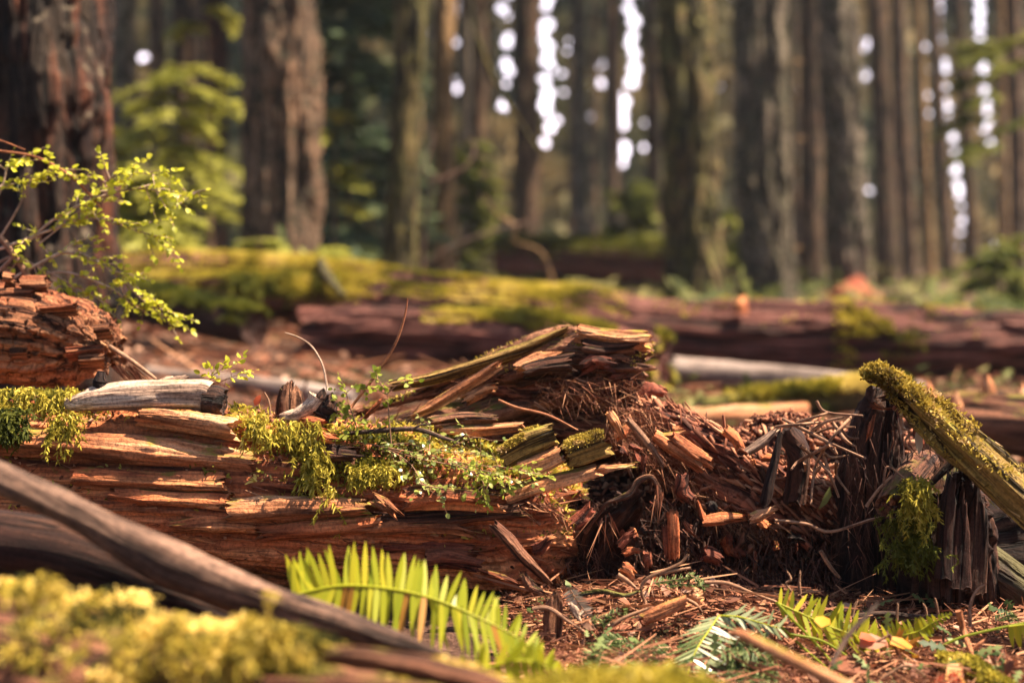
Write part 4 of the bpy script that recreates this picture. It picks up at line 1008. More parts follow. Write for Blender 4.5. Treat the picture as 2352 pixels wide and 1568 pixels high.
for k in range(58):
    x, y = 560 + 1050 * R.random(), 620 + 760 * R.random()
    a_ = R.normal() * .7 + (.9 if y < 900 else 1.4); L_ = 50 + 90 * R.random()
    slab(path(K8, [(x, y), (x + L_ * .5 * math.cos(a_), y + L_ * .5 * math.sin(a_) + R.normal() * 8), (x + L_ * math.cos(a_), y + L_ * math.sin(a_))], 3.56 - (y - 500) / 1100 * .14 + R.normal() * .02), [.004 + .012 * R.random() ** 2, .006 + .012 * R.random() ** 2, .003], .007, ['rot_red', 'rot_orange', 'rot_dark', 'rot_red', 'log_core'][k % 5], t, 'splinter', seed=400 + k, nl=40, na=18, jag=(.01, .02))

# stump posts at the right
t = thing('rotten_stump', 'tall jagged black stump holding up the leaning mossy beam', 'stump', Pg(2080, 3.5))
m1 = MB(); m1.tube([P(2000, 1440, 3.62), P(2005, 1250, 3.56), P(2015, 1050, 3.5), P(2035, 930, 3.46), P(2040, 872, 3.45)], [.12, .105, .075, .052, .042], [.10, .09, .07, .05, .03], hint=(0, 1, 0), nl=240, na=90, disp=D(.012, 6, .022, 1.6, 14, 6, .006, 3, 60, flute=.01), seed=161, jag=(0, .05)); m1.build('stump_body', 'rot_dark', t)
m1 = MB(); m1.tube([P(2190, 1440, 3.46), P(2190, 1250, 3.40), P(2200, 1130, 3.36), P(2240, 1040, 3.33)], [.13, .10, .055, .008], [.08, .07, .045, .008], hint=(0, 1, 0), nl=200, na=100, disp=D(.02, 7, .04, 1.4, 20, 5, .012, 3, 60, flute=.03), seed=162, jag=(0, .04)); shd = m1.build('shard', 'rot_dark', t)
for k, (x0, y0, x1, y1, w_) in enumerate([(1060, 1300, 1110, 890, .022), (1130, 1350, 1180, 960, .028), (1250, 1380, 1270, 900, .030), (1000, 1400, 1020, 1010, .024)]):
    y0 += 330
    slab(path(K1, [(x0, y0), ((x0 + x1) / 2 + 12 * (k % 3 - 1), (y0 + y1) / 2), (x1, y1)], 3.27 + .02 * (k % 4)), [w_, w_ * .8, w_ * .2], w_ * .5, 'rot_dark', t, 'shard', seed=500 + k, nl=70, na=30, jag=(.02, .05), hint=CR)
m1 = MB(); m1.tube(path(K1, [(960, 1010), (1050, 910), (1150, 830), (1190, 840)], 3.30), [.010, .012, .010, .004], nl=50, na=14, disp=D(.005, 20, .004), seed=163); m1.build('shard_edge', 'log_core', shd)
m1 = MB(); m1.tube(path(K1, [(1170, 880), (1230, 820), (1285, 780)], 3.30), [.012, .010, .004], nl=30, na=14, disp=D(.005, 20, .004), seed=164); m1.build('shard_edge', 'log_core', shd)
m1 = MB(); m1.tube(path(K1, [(690, 1160, 3.24), (780, 1050, 3.32), (900, 900, 3.42), (960, 850, 3.46)], 3.35), [.03, .042, .045, .03], nl=70, na=34, disp=D(.01, 10, .012, 2, 20), seed=165, jag=(.03, 0)); m1.build('branch_stub', 'log_core', t)
for k, pts in enumerate([[(640, 450), (700, 440), (790, 390)], [(620, 530), (590, 640), (560, 760)], [(770, 540), (800, 520), (850, 590)], [(600, 480), (650, 510), (740, 520)], [(1200, 1040), (1260, 1060), (1330, 1080)], [(1190, 1100), (1270, 1120), (1330, 1140)], [(880, 650), (900, 710), (910, 780)]]):
    slab(path(K1, pts, 3.36), [.006, .008, .004], .006, ['rot_red', 'rot_orange'][k % 2], t, 'splinter', seed=190 + k, nl=30, na=14)
m2 = MB(); q = np.array([P(*K1(870 + R.normal() * 42, 965 + 230 * R.random() ** 1.4, 3.24 + R.normal() * .012)) for _ in range(120)]); strands(m2, q, .07, 12, .010, .0036, (0, -.4, -.4), .3, .9, .55)
m2.build('hanging_moss', 'moss_gold', t)
m2 = MB(); q = np.array([P(*K1(830 + R.normal() * 80, 1150 + 330 * R.random(), 3.28 + R.normal() * .02)) for _ in range(170)]); strands(m2, q, .06, 10, .010, .0036, (0, -.4, -.4), .4, .8, .5)
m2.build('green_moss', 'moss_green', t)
m2 = MB(); n = 450; q = np.array([P(*K1(430 + 800 * R.random(), 600 + 900 * R.random(), 3.42 - R.random() * .05)) for _ in range(n)]); strips(m2, q, np.array([.05, -.2, -1]) + R.normal(size=(n, 3)) * .35, .03 + .05 * R.random(n), .003, R.normal(size=(n, 3)) * .01, 3); m2.build('fibres', 'fibre_dark', t)

limb('rotten_log', 'dark bulk added to fill the shade under the leaning beam at the right edge', 'log', [P(2090, 1300, 3.75), P(2400, 1270, 3.65), P(3300, 1240, 3.4)], [.15, .19, .18], 'rot_dark', na=60, nl=120, seed=168, disp=D(.03, 6, .03, 1.5, 12, 5, .006))  # near-black filler, added to darken the space below the beam
t = thing('leaning_beam', 'mossy split beam leaning down to the right from the black stump', 'beam', P(*K1(1500, 1000, 3.1)))
m1 = MB(); LBm = m1.tube([P(1978, 862, 3.36), P(2030, 866, 3.36), P(2090, 905, 3.33), P(2190, 990, 3.26), P(2330, 1115, 3.16), P(2520, 1290, 3.02), P(2760, 1520, 2.86)], [.016, .028, .036, .042, .046, .048, .048], [.016, .028, .034, .040, .044, .046, .046], hint=CU * .75 - CF * .5, nl=340, na=84, sup=.5,
                     disp=D(.008, 7, .024, .8, 26, 5, .008, 2, 90, sharp=.6), seed=166, jag=(.02, 0)); m1.build('beam_body', 'mossy_plank', t)
m2 = MB()


def bm(p, q, u):
    x, y, _ = proj(p)
    return np.maximum(sstep(.0, .5, q[:, 2]) * sstep(.30, .15, u), (fbm(p[:, 0] * 9, p[:, 1] * 9, p[:, 2] * 14, 2, 9) > .50) * sstep(-.1, .4, q[:, 2]) * .35 * (q[:, 0] < .35))


fray(LBm, 700, 'fibres', 'moss_old', t, lambda p, q, u: sstep(.12, .2, u), .05, .004, .15, .1)
p_, n_ = pick(LBm, 6000, bm); moss_blades(m2, p_, n_, .010, .005, 1, .8, .2, lift=.012, tn=24); m2.build('moss', 'moss_old', t)
limb('fallen_log', 'dark greenish log in shadow under the leaning beam at the right', 'log', [P(2120, 1190, 3.56), P(2330, 1340, 3.42), P(2560, 1500, 3.3)], [.05, .055, .055], 'bark_dark', na=30, nl=70, seed=167, disp=D(.012, 6, .01))

# ---- twig tangle
TW = [[(60, 600), (290, 710), (520, 810)], [(540, 550), (390, 600), (290, 720), (250, 880), (220, 1000)], [(250, 470), (310, 540), (520, 550)], [(290, 800), (380, 850), (490, 835)], [(380, 610), (450, 700), (520, 710)],
      [(290, 720), (170, 870), (90, 910)], [(300, 820), (340, 950), (400, 1090)], [(370, 850), (400, 960), (430, 1040)], [(130, 610), (250, 550), (320, 540)], [(210, 660), (300, 590), (400, 560)], [(170, 860), (190, 910), (185, 930)], [(240, 690), (330, 640), (470, 620)],
      [(140, 750), (260, 850), (300, 910)], [(0, 640), (120, 600), (260, 600)], [(340, 600), (400, 700), (500, 760)], [(260, 880), (230, 960), (190, 1110)], [(300, 700), (350, 790), (330, 740)]]
mt = MB()
for k, pts in enumerate(TW):
    q = path(K1, pts, 3.34); q = [a + R.normal(size=3) * [.0, .03, 0] for a in q]
    mt.tube(q, [.0045, .0038, .0025], nl=14, na=6, seed=k, disp=D(.001, 30))
tag(mt.build('dead_branch', 'twig'), 'tangled bare pale dead branchlet on the debris left of the black stump', 'branch')
TW2 = [('long thin reddish twig bowing across the dark stump front', [(-20, 1225), (180, 1250), (330, 1300), (600, 1220), (770, 1190)], .004, 3.3),
       ('short pale forked twig left of the hanging moss', [(560, 1140), (640, 1030), (740, 930)], .004, 3.25),
       ('thin dark twig arching over the mossy stub beside the hanging moss', [(670, 1010), (690, 890), (760, 920), (850, 1010)], .003, 3.25),
       ('curly pale rootlet dangling beneath the leaning beam', [(780, 560), (790, 640), (840, 660), (810, 730), (855, 800), (840, 850)], .003, 3.3),
       ('slanting reddish stick in the shade below the tangled dead branchlet', [(270, 1420), (330, 1520), (400, 1600)], .005, 3.3)]
for k, (lab, pts, r, dd) in enumerate(TW2):
    limb('twig', lab, 'twig', path(K1, pts, dd), [r, r, r * .7], 'twig', na=6, nl=20, seed=k, disp=D(.001, 30))


def leafobj(name, label, cat, p, size, dr, nr, mat, wide=1.0, group=None):
    m_ = MB(); X = unit(np.array([dr], float)); Z = unit(np.array([nr], float)); Y = unit(np.cross(Z, X)); Z = np.cross(X, Y)
    scatter(m_, LEAF_V, LEAF_Q, LEAF_T, np.array([p]), X, Y, Z, np.array([[size, size * wide, size]]))
    ob = m_.build(name, mat)
    return tag(ob, label, cat, group)


leafobj('dead_leaf', 'drab withered leaf hanging from the tangled dead branchlet', 'leaf', P(*K1(330, 1010, 3.28)), .06, CR * -.35 - CU, -CF + CR * 1.2, 'undergrowth_leaf', .9)
leafobj('dead_leaf', 'grey oval dead leaf caught under the leaning beam', 'leaf', P(*K1(880, 650, 3.33)), .06, CR * .2 - CU, -CF + CR * .3, 'frond_dead', .6)
# ================================================================== leafy plants
def plant(name, label, cat, base, stems, leaf, mat, smat, dens=80, side_n=6, side_l=.1, sr=.002, up=.35, flat=.5, wide=1.0, tip=True, start=.15, group=None, spread=.8):
    """stems: list of (points, r). leaves alternate along twigs"""
    t = thing(name, label, cat, base, group)
    ms, ml = MB(), MB()
    lp, ld = [], []
    for k, (pts, r, side_k) in enumerate(stems):
        o = ms.tube(pts, [r, r * .75, max(r * .35, .0006)], nl=22, na=6, seed=k, disp=D(r * .2, 40))
        tw = [(o['p'][int(len(o['p']) * start):], .0)]
        for s in range(side_k):
            i0 = int((start + (1 - start) * (s + R.random()) / max(side_k, 1)) * (len(o['p']) - 1))
            T0 = o['T3'][i0]; dv = unit(T0 * .7 + R.normal(size=3) * spread * np.array([1, .7, .7]) + np.array([0, 0, up * .4]))
            L = side_l * (.5 + .8 * R.random())
            pp = o['p'][i0] + np.linspace(0, 1, 10)[:, None] * dv * L + DOWN * (np.linspace(0, 1, 10)[:, None] ** 2) * L * .15 + np.cumsum(R.normal(size=(10, 3)) * L * .015, 0)
            ms.tube(pp[[0, 4, 9]], [sr, sr * .8, sr * .4], nl=8, na=5, seed=s)
            tw.append((pp[1:], 1))
        for pp, main in tw:
            L = np.linalg.norm(np.diff(pp, axis=0), axis=1).sum(); m = max(2, int(L * dens))
            if side_k and not main: m = int(m * .6)
            f = np.sort(R.random(m)) * (len(pp) - 1.001); i_ = f.astype(int)
            q = pp[i_] + (pp[i_ + 1] - pp[i_]) * (f - i_)[:, None]
            T0 = unit(pp[i_ + 1] - pp[i_])
            lat = unit(np.cross(T0, [0, 0, 1.]) + 1e-6) * np.where(np.arange(m) % 2, 1, -1)[:, None]
            lp.append(q); ld.append(unit(T0 * .6 + lat * .9 + R.normal(size=(m, 3)) * .35))
            if tip: lp.append(pp[-1:]); ld.append(unit(pp[-1:] - pp[-2:-1]))
    pos = np.concatenate(lp); X = np.concatenate(ld); n = len(pos)
    Z = unit(np.array([0, -.25, 1.]) * flat + R.normal(size=(n, 3)) * .5); Y = unit(np.cross(Z, X)); Z = np.cross(X, Y)
    s = leaf * (.55 + .7 * R.random(n))
    scatter(ml, LEAF_V, LEAF_Q, LEAF_T, pos, X, Y, Z, np.stack([s, s * wide, s], 1))
    ms.build('stem', smat, t); ml.build('foliage', mat, t)
    return t


d0 = 3.95
W = lambda pts: PP(pts, d0)
plant('leafy_bush', 'bush of bright yellow-green leaves on arching twigs at the left edge', 'bush', P(-60, 700, d0), [
    (W([(-60, 680), (60, 560), (130, 500), (230, 452), (330, 432), (400, 450), (472, 436)]), .005, 22),
    (W([(-60, 640), (40, 480), (60, 420), (110, 395), (190, 415)]), .004, 12),
    (W([(-80, 600), (30, 560), (110, 530), (200, 500), (300, 525), (395, 555)]), .005, 20),
    (W([(-40, 680), (100, 600), (160, 580), (240, 610), (330, 690), (392, 738)]), .005, 22),
    (W([(60, 640), (150, 625), (250, 660), (310, 700), (375, 700)]), .004, 14),
    (W([(-70, 560), (0, 440), (20, 380), (60, 365)]), .004, 10),
    (W([(-50, 640), (20, 590), (60, 600), (140, 640), (230, 690), (270, 740)]), .004, 12),
    (W([(90, 560), (200, 470), (270, 400), (365, 402)]), .003, 12)],
    .0205, 'leaf_yellow', 'grey_wood', 120, 6, .095, .0016, up=.05, wide=1.15, start=.3)
limb('twig', 'arching red bare twig above the yellow-green bush', 'twig', W([(-60, 340), (0, 347), (80, 360), (150, 396), (205, 445), (238, 488)]), [.004, .004, .003], 'red_twig', na=6)
limb('twig', 'short red twig tip at the left edge above the arching one', 'twig', W([(-60, 310), (0, 323), (62, 346)]), [.003, .003, .0015], 'red_twig', na=6)
limb('stick', 'brown stick leaning against the top of the blocky rotten log', 'stick', W([(-60, 500), (0, 545), (35, 590), (68, 640)]), [.008, .010, .010], 'twig', na=8)

g1 = 'upright seedlings on the rotten log'
plant('huckleberry_seedling', 'tallest green seedling with round leaves and two forks on the log', 'seedling', P(*K6(800, 1020, 3.36)), [
    (path(K6, [(800, 1020), (785, 850), (772, 690)], 3.36), .002, 0), (path(K6, [(772, 690), (735, 620), (690, 570)], 3.36), .0014, 5), (path(K6, [(772, 680), (860, 615), (970, 600)], 3.36), .0014, 5), (path(K6, [(775, 690), (700, 655), (625, 640)], 3.36), .0014, 5)],
    .017, 'leaf_green', 'twig', 90, 6, .03, .0008, wide=1.2, start=.4, group=None)
plant('huckleberry_seedling', 'shorter seedling with dense round leaves beside the dark branch stub', 'seedling', P(*K6(605, 975, 3.37)), [
    (path(K6, [(605, 975), (565, 860), (525, 740)], 3.37), .002, 3), (path(K6, [(525, 740), (515, 690), (500, 645)], 3.37), .0014, 5), (path(K6, [(545, 800), (490, 790), (450, 810)], 3.37), .0014, 6), (path(K6, [(560, 850), (500, 900), (430, 930)], 3.36), .0014, 6)],
    .017, 'leaf_green', 'twig', 90, 6, .035, .0008, wide=1.25, start=.3)
plant('huckleberry_seedling', 'tiny sprig with few leaves left of the dark branch stub', 'seedling', P(*K7(1310, 930, 3.5)), [
    (path(K7, [(1310, 930), (1340, 850), (1410, 790), (1530, 735)], 3.5), .0015, 5), (path(K7, [(1330, 900), (1440, 850), (1580, 800)], 3.5), .0014, 6), (path(K7, [(1330, 880), (1350, 820), (1370, 790)], 3.5), .0014, 3)],
    .02, 'leaf_yellow', 'twig', 70, 6, .035, .0008, start=.3)
limb('twig', 'tall bare brown twig standing up behind the seedlings', 'twig', path(K6, [(540, 770), (700, 560), (820, 370), (880, 200), (905, 60)], 3.45), [.004, .0042, .0036, .003, .0018], 'red_twig', na=6, nl=30)
limb('twig', 'pale thin bare twig arching left from the dark branch stub', 'twig', path(K6, [(392, 660), (360, 500), (290, 380), (200, 320), (105, 288)], 3.4), [.0028, .0026, .0024, .002, .0014], 'grey_wood', na=6, nl=30)
limb('twig', 'dark branch lying along the log behind the trailing plant', 'twig', path(K6, [(510, 935), (700, 920), (950, 908), (1120, 960), (1240, 1000)], 3.37), [.005, .006, .006, .005, .003], 'pole_bark', na=8, nl=30, extra=[(path(K6, [(930, 910), (990, 880), (1060, 880)], 3.36), [.003, .002]), (path(K6, [(1190, 990), (1250, 955), (1285, 935)], 3.36), [.003, .002])])
limb('twig', 'small dark twig upright beside the red leaf on the log', 'twig', path(K7, [(1725, 1080), (1715, 990), (1680, 920)], 3.38), [.003, .0025, .0015], 'twig', na=6)
limb('twig', 'thin reddish root lying across the red fibres in the centre', 'twig', path(K6, [(1480, 720), (1600, 770), (1800, 820), (2000, 920)], 3.5), [.003, .004, .004, .002], 'red_twig', na=6, extra=[(path(K6, [(1630, 880), (1660, 920), (1630, 950)], 3.48), [.003, .002])])
leafobj('red_leaf', 'single small red leaf on the moss behind the log top', 'leaf', P(*K7(1625, 1020, 3.38)), .03, CU + CR * .5, -CF, 'leaf_red', .9)

d1 = 3.30
tr = []
for pts in [[(560, 985), (700, 1010), (820, 1060), (930, 1140), (1000, 1260), (1110, 1340)], [(650, 1000), (850, 1040), (1050, 1080), (1300, 1130), (1560, 1160), (1780, 1205)], [(800, 1040), (950, 1090), (1150, 1130), (1300, 1170), (1420, 1230), (1390, 1320)],
            [(900, 1050), (1100, 1090), (1300, 1150), (1500, 1200), (1620, 1260)], [(1040, 1050), (1200, 1010), (1330, 960), (1450, 985)], [(720, 1020), (900, 1000), (1050, 1040), (1250, 1060), (1400, 1080)], [(950, 1240), (1030, 1270), (1170, 1290)], [(1040, 1050), (1045, 960), (1040, 870)]]:
    tr.append((path(K6, [(x, y, 3.40 - (y - 900) / 400 * .13) for x, y in pts], d1), .0016, 9))
plant('trailing_plant', 'low trailing plant with many small shiny leaves spread over the log', 'plant', P(*K6(1000, 1080, 3.36)), tr, .0145, 'leaf_shiny', 'twig', 95, 7, .045, .0007, up=.1, flat=1.0, wide=1.2, start=.05)
plant('trailing_plant', 'bright green leafy trail hanging off the log beside the tan fragment', 'plant', P(*K6(1350, 1180, 3.28)), [(path(K6, [(1180, 1120), (1330, 1180), (1450, 1210), (1560, 1270)], 3.26), .0015, 10), (path(K6, [(1300, 1170), (1380, 1240), (1390, 1310)], 3.25), .0015, 7), (path(K6, [(1450, 1140), (1620, 1170), (1770, 1200)], 3.26), .0015, 7)], .015, 'leaf_green', 'twig', 110, 7, .045, .0007, up=.1, wide=1.2, start=.05)


# ================================================================== ferns
def frond(t, rach, n, plen, pw, upv, dnv, mat, smat, lean=.35, r=.003, prof=None, lean_end=None, jagged=0, only=None, curl=None, nseg=6, rng=.12, gap=0.0, dl=1.0):
    m1 = MB(); o = m1.tube(rach, [r, r * .8, r * .3], nl=50, na=6, seed=3)
    stk = m1.build('stalk', smat, t)
    m2 = MB(); p = o['p']; T = o['T3']
    f = np.linspace(.03, .985, n) * (len(p) - 1.01); i_ = f.astype(int); q = p[i_] + (p[i_ + 1] - p[i_]) * (f - i_)[:, None]
    tt = f / f.max()
    shape = np.interp(tt, *zip(*(prof or [(0, .8), (.25, 1), (.6, .85), (1, .12)])))
    le = np.interp(tt, [0, 1], [lean, lean if lean_end is None else lean_end])
    for sgn, v in ((1, upv), (-1, dnv)):
        if only and sgn != only: continue
        v = np.asarray(v, float)
        dr = unit(v + T[i_] * le[:, None] + R.normal(size=(n, 3)) * rng)
        L = plen * shape * (.88 + .24 * R.random(n)) * (1.0 if sgn > 0 else dl)
        side = T[i_] - np.sum(T[i_] * dr, 1, keepdims=True) * dr
        k = R.random(n) > gap
        cv = np.zeros((n, 3)) if curl is None else np.asarray(curl)[None] * L[:, None]
        tint = np.clip(R.normal(.45, .2, n), 0, .85); tint[R.random(n) < .03] = 1.0
        strips(m2, q[k], dr[k], L[k], (pw * (.6 + .4 * shape))[k], cv[k], nseg, tint=tint[k], side=side[k] + R.normal(size=(k.sum(), 3)) * .15, taper=False, prof=[.75, 1, 1, .95, .8, .5, .06][:nseg + 1])
    m2.build('leaflets', mat, stk)


t = thing('sword_fern', 'large bright green fern frond arching in front of the rotten log', 'fern', P(700, 1500, 2.6))
frond(t, PP([(672, 1372), (700, 1360), (790, 1344), (900, 1352), (1000, 1376), (1100, 1418), (1200, 1472), (1310, 1575)], 2.62), 52, .080, .0115, CU * 1 + CF * .55, -CU * 1.0 - CF * .45, 'leaf_fern', 'leaf_yellow', -.45, .0032, [(0, .95), (.3, 1.0), (.55, .9), (.8, .62), (1, .25)], lean_end=.55, curl=DOWN * .14, rng=.14, dl=1.3)
t = thing('sword_fern', 'second fern frond low at the end of the large bright frond, mostly blurred', 'fern', P(1250, 1640, 2.45))
frond(t, PP([(1000, 1600), (1130, 1530), (1230, 1520), (1330, 1570)], 2.4), 15, .05, .014, CU + CF * .2, -CU, 'leaf_fern', 'leaf_yellow', .3, .003, rng=.2)
t = thing('sword_fern', 'fern with shiny silvery-white leaflets at the bottom right of centre', 'fern', P(*K4(1550, 1250, 2.85)))
frond(t, path(K4, [(1830, 545, 2.97), (1740, 680, 2.93), (1640, 830, 2.88), (1575, 980, 2.84), (1545, 1180, 2.78)], 2.85), 19, .078, .0075, np.array([-.9, -.2, -.12]), np.array([.85, .1, -.12]), 'fern_glossy', 'leaf_yellow', .35, .0022, [(0, .6), (.25, 1), (1, 1)], curl=DOWN * .22)
frond(t, path(K4, [(1840, 550, 2.97), (2000, 560, 2.96), (2150, 600, 2.95), (2360, 660, 2.93)], 2.9), 15, .05, .007, np.array([0, .3, .2]), np.array([.1, -.4, -.5]), 'fern_glossy', 'leaf_yellow', .4, .0022, [(0, .8), (1, .7)], curl=DOWN * .2)
t = thing('sword_fern', 'green ragged fern fronds spreading over the twigs at the lower right', 'fern', P(*K5(900, 1000, 2.95)))
frond(t, path(K5, [(330, 405), (520, 490), (750, 595), (960, 670), (1130, 745)], 3.0), 24, .062, .011, CU * .9 + CF * .2, -CU * .7 - CF * .1, 'leaf_fern', 'leaf_yellow', .38, .002, [(0, .5), (.25, .8), (.6, 1), (1, .7)], gap=.12, rng=.16)
frond(t, path(K5, [(1130, 800), (1300, 690), (1480, 640), (1600, 570), (1760, 490)], 3.0), 22, .042, .009, CU * .6 - CR * .5, -CU * .8 + CR * .2, 'leaf_fern', 'leaf_yellow', .3, .002, [(0, .9), (.5, .8), (1, .12)], rng=.12)
frond(t, path(K5, [(1250, 780), (1350, 780), (1480, 840)], 2.98), 9, .05, .011, CU * .6, -CU, 'leaf_orange', 'leaf_yellow', .3, .0015, gap=.2)
for pts in [[(320, 400), (480, 570), (700, 800), (880, 1040)], [(430, 660), (700, 720), (960, 880)], [(360, 600), (560, 790), (760, 960)], [(1640, 800), (1720, 740), (1900, 670), (2352, 570), (2450, 560)]]:
    m2 = MB(); m2.tube(path(K5, pts, 2.97), [.0032, .003, .002], nl=24, na=6); m2.build('stalk', 'leaf_green', t)
t = thing('sword_fern', 'fern leaflets hanging at the lower right edge', 'fern', P(*K5(2352, 900, 2.95)))
frond(t, path(K5, [(2230, 600), (2380, 580), (2550, 560)], 2.96), 9, .07, .012, CU, -CU, 'leaf_fern', 'leaf_yellow', .2, .002, [(0, .7), (1, 1)], only=-1)
t = thing('sword_fern', 'dried curled fern tip beside the upright bark slab', 'fern', P(*K4(700, 700, 3.1)))
frond(t, path(K4, [(515, 320), (580, 430), (650, 520), (720, 620)], 3.08), 13, .022, .006, np.array([.8, 0, .3]), np.array([-.8, 0, -.1]), 'frond_dead', 'twig', .3, .0015)


# fir sprigs
def sprig(label, stems, nl_=.016, dens=1000, mat='needle', group=None, w=.0032):
    t = thing('fir_sprig', label, 'fir sprig', stems[0][0], group)
    m1, m2 = MB(), MB()
    for pts in stems:
        o = m1.tube(pts, [.002, .0016, .001], nl=30, na=5)
        n = int(o['L'] * dens); f = R.random(n) * (len(o['p']) - 1.01); i_ = f.astype(int)
        q = o['p'][i_] + (o['p'][i_ + 1] - o['p'][i_]) * (f - i_)[:, None]; T = o['T3'][i_]
        lat = unit(np.cross(T, [0, -.3, 1.])) * np.where(R.random(n) > .5, 1, -1)[:, None]
        dr = unit(lat + T * .45 + np.array([0, 0, .25]) * R.random((n, 1)) + R.normal(size=(n, 3)) * .18)
        strips(m2, q, dr, nl_ * (.7 + .5 * R.random(n)), w, DOWN * .002, 2, taper=False, prof=[.8, 1, .5])
    m1.build('stem', 'twig', t); m2.build('needles', mat, t)


sprig('silvery fir sprig lying left of the shiny silvery fern', [path(K4, [(880, 770, 2.96), (800, 900, 2.93), (750, 1040, 2.9)], 2.9), path(K4, [(1000, 760, 2.97), (900, 770, 2.96), (640, 920, 2.9)], 2.9), path(K4, [(870, 790, 2.95), (850, 860, 2.93), (840, 960, 2.9)], 2.9)], .022)
sprig('green fir sprig touching the shiny silvery fern from the left', [path(K4, [(1400, 830, 2.98), (1250, 830, 2.95), (1050, 800, 2.95), (950, 790, 2.96)], 2.9), path(K4, [(1300, 840), (1200, 900), (1100, 1000)], 2.93), path(K4, [(1380, 880), (1280, 920), (1180, 1020)], 2.92), path(K4, [(1150, 780), (1180, 900), (1260, 1010)], 2.93), path(K4, [(1050, 780), (1080, 850), (1090, 900)], 2.94)], .021)
sprig('dense dark fir sprigs under the blurred bare stick at the bottom', [path(K4, [(1900, 800 + 60 * k), (2100 + 20 * (k % 3), 820 + 70 * k), (2330, 850 + 62 * k)], 2.9 - .02 * k) for k in range(6)] + [path(K4, [(2000 + 90 * k, 760), (1950 + 90 * k, 950), (1980 + 80 * k, 1150)], 2.88) for k in range(4)] + [path(K4, [(1850 + 70 * k, 830 + 30 * (k % 3)), (1900 + 70 * k, 940), (1860 + 80 * k, 1060)], 2.84) for k in range(6)], .021, 900)
sprig('little green fir tip below the curled dry fern tip', [path(K4, [(700, 600), (780, 570), (930, 520)], 3.05), path(K4, [(720, 640), (800, 620), (880, 560)], 3.05), path(K4, [(740, 560), (800, 600), (830, 630)], 3.05)], .014)
sprig('green fir tuft beneath the arching twig on the debris', [path(K4, [(1250, 260), (1400, 240), (1600, 200)], 3.2), path(K4, [(1350, 290), (1500, 270), (1720, 290)], 3.19), path(K4, [(1550, 180), (1640, 230), (1700, 300)], 3.2)], .016)
sprig('small blue-green fir sprig in shade at the right edge', [path(K5, [(2120, 560), (2180, 520), (2260, 500)], 3.15), path(K5, [(2180, 540), (2240, 540), (2280, 520)], 3.15)], .016)

# ================================================================== foreground: pole, mossy log, blurred stick
limb('bare_pole', 'bare brown-grey pole slanting down across the lower left', 'pole', [P(-330, 925, 2.572), P(-90, 1055, 2.474), P(150, 1168, 2.420), P(420, 1308, 2.398), P(700, 1412, 2.376), P(980, 1492, 2.354), P(1080, 1540, 2.333)], [.037, .035, .034, .032, .027, .019, .012], 'pole_bark', na=48, nl=240, seed=201, disp=D(.015, 7, .006, 1.2, 18, 4, .002, 3, 50))
limb('fallen_log', 'dim mossy log in shade between the bare pole and the mossy foreground log', 'log', [P(-200, 1230, 2.725), P(150, 1265, 2.671), P(450, 1370, 2.616), P(700, 1480, 2.616)], [.06, .065, .06, .05], 'rot_dark', na=30, nl=60, seed=202, disp=D(.012, 6))
t = thing('mossy_log', 'moss-covered log closest at the bottom left, thick golden tufts on top', 'log', Pg(300, 1.85))
m1 = MB(); FG = m1.tube([P(-450, 1600, 2.262), P(-50, 1606, 2.181), P(300, 1690, 2.111), P(700, 1790, 2.042), P(1050, 1870, 1.995), P(1400, 1980, 1.972)], [.162, .168, .174, .174, .168, .162], nl=300, na=110, disp=D(.036, 8, .02, 1.2, 10, 5, .003), seed=203); m1.build('log_body', 'log_core', t)
slab(PP([(560, 1570, 1.926), (800, 1575, 1.926), (1000, 1600, 1.902), (1150, 1650, 1.879)], 1.64), [.010, .013, .012], .02, 'log_core', t, seed=205)
slab(PP([(720, 1500, 1.972), (900, 1520, 1.949), (1100, 1570, 1.926), (1280, 1640, 1.902)], 1.66), [.008, .012, .012], .02, 'log_core', t, seed=206)


def fgm(p, q, u):
    x, y, _ = proj(p)
    cl = fbm(p[:, 0] * 10, p[:, 1] * 10, p[:, 2] * 10, 3, 15)
    top = .10 * sstep(-.1, .5, q[:, 2]) * sstep(.48, .56, cl) * sstep(800, 640, x)
    a = np.exp(-(((x - 600) / 110) ** 2 + ((y - 1480) / 70) ** 2)) * 1.4 + np.exp(-(((x - 90) / 90) ** 2 + ((y - 1350) / 45) ** 2)) + np.exp(-(((x - 370) / 50) ** 2 + ((y - 1400) / 45) ** 2)) * .8
    e = .25 * sstep(780, 900, x) * sstep(.45, .6, cl) * sstep(.3, .8, q[:, 2])
    return np.maximum.reduce([top, a * sstep(.47, .54, cl), e]) * (q[:, 1] < .8)


m2 = MB(); p_, n_ = pick(FG, 24000, fgm); moss_blades(m2, p_, n_, .020, .0032, .9, .8, .5, 3, lift=.018, tn=16, tint_rng=.4, con=3.4); m2.build('moss', 'moss_near', t)
m2 = MB()
for (cx, cy, sx, sy, n, L) in [(600, 1470, 80, 40, 90, .06), (80, 1345, 60, 18, 30, .05), (390, 1440, 40, 20, 20, .06), (230, 1480, 120, 40, 14, .06)]:
    q = np.array([P(cx + R.normal() * sx * .6, cy + R.normal() * sy * .6, 1.96) for _ in range(n)]); strands(m2, q, L, 12, .012, .003, (0, -.5, .1), .35, .7, .6)
m2.build('hanging_moss', 'moss_near', t)
m2 = MB(); p_, n_ = pick(FG, 26000, lambda p, q, u: (q[:, 1] < .4) * sstep(.75, .2, q[:, 2]) * sstep(.44, .54, fbm(p[:, 0] * 8, p[:, 1] * 8, p[:, 2] * 8, 3, 16))); moss_blades(m2, p_, n_, .022, .0035, .8, .8, .9, 3, lift=.010, tn=20, tint_rng=.8); m2.build('green_moss', 'moss_green', t)
m1 = MB(); cp = P(1430, 1650, 1.93)
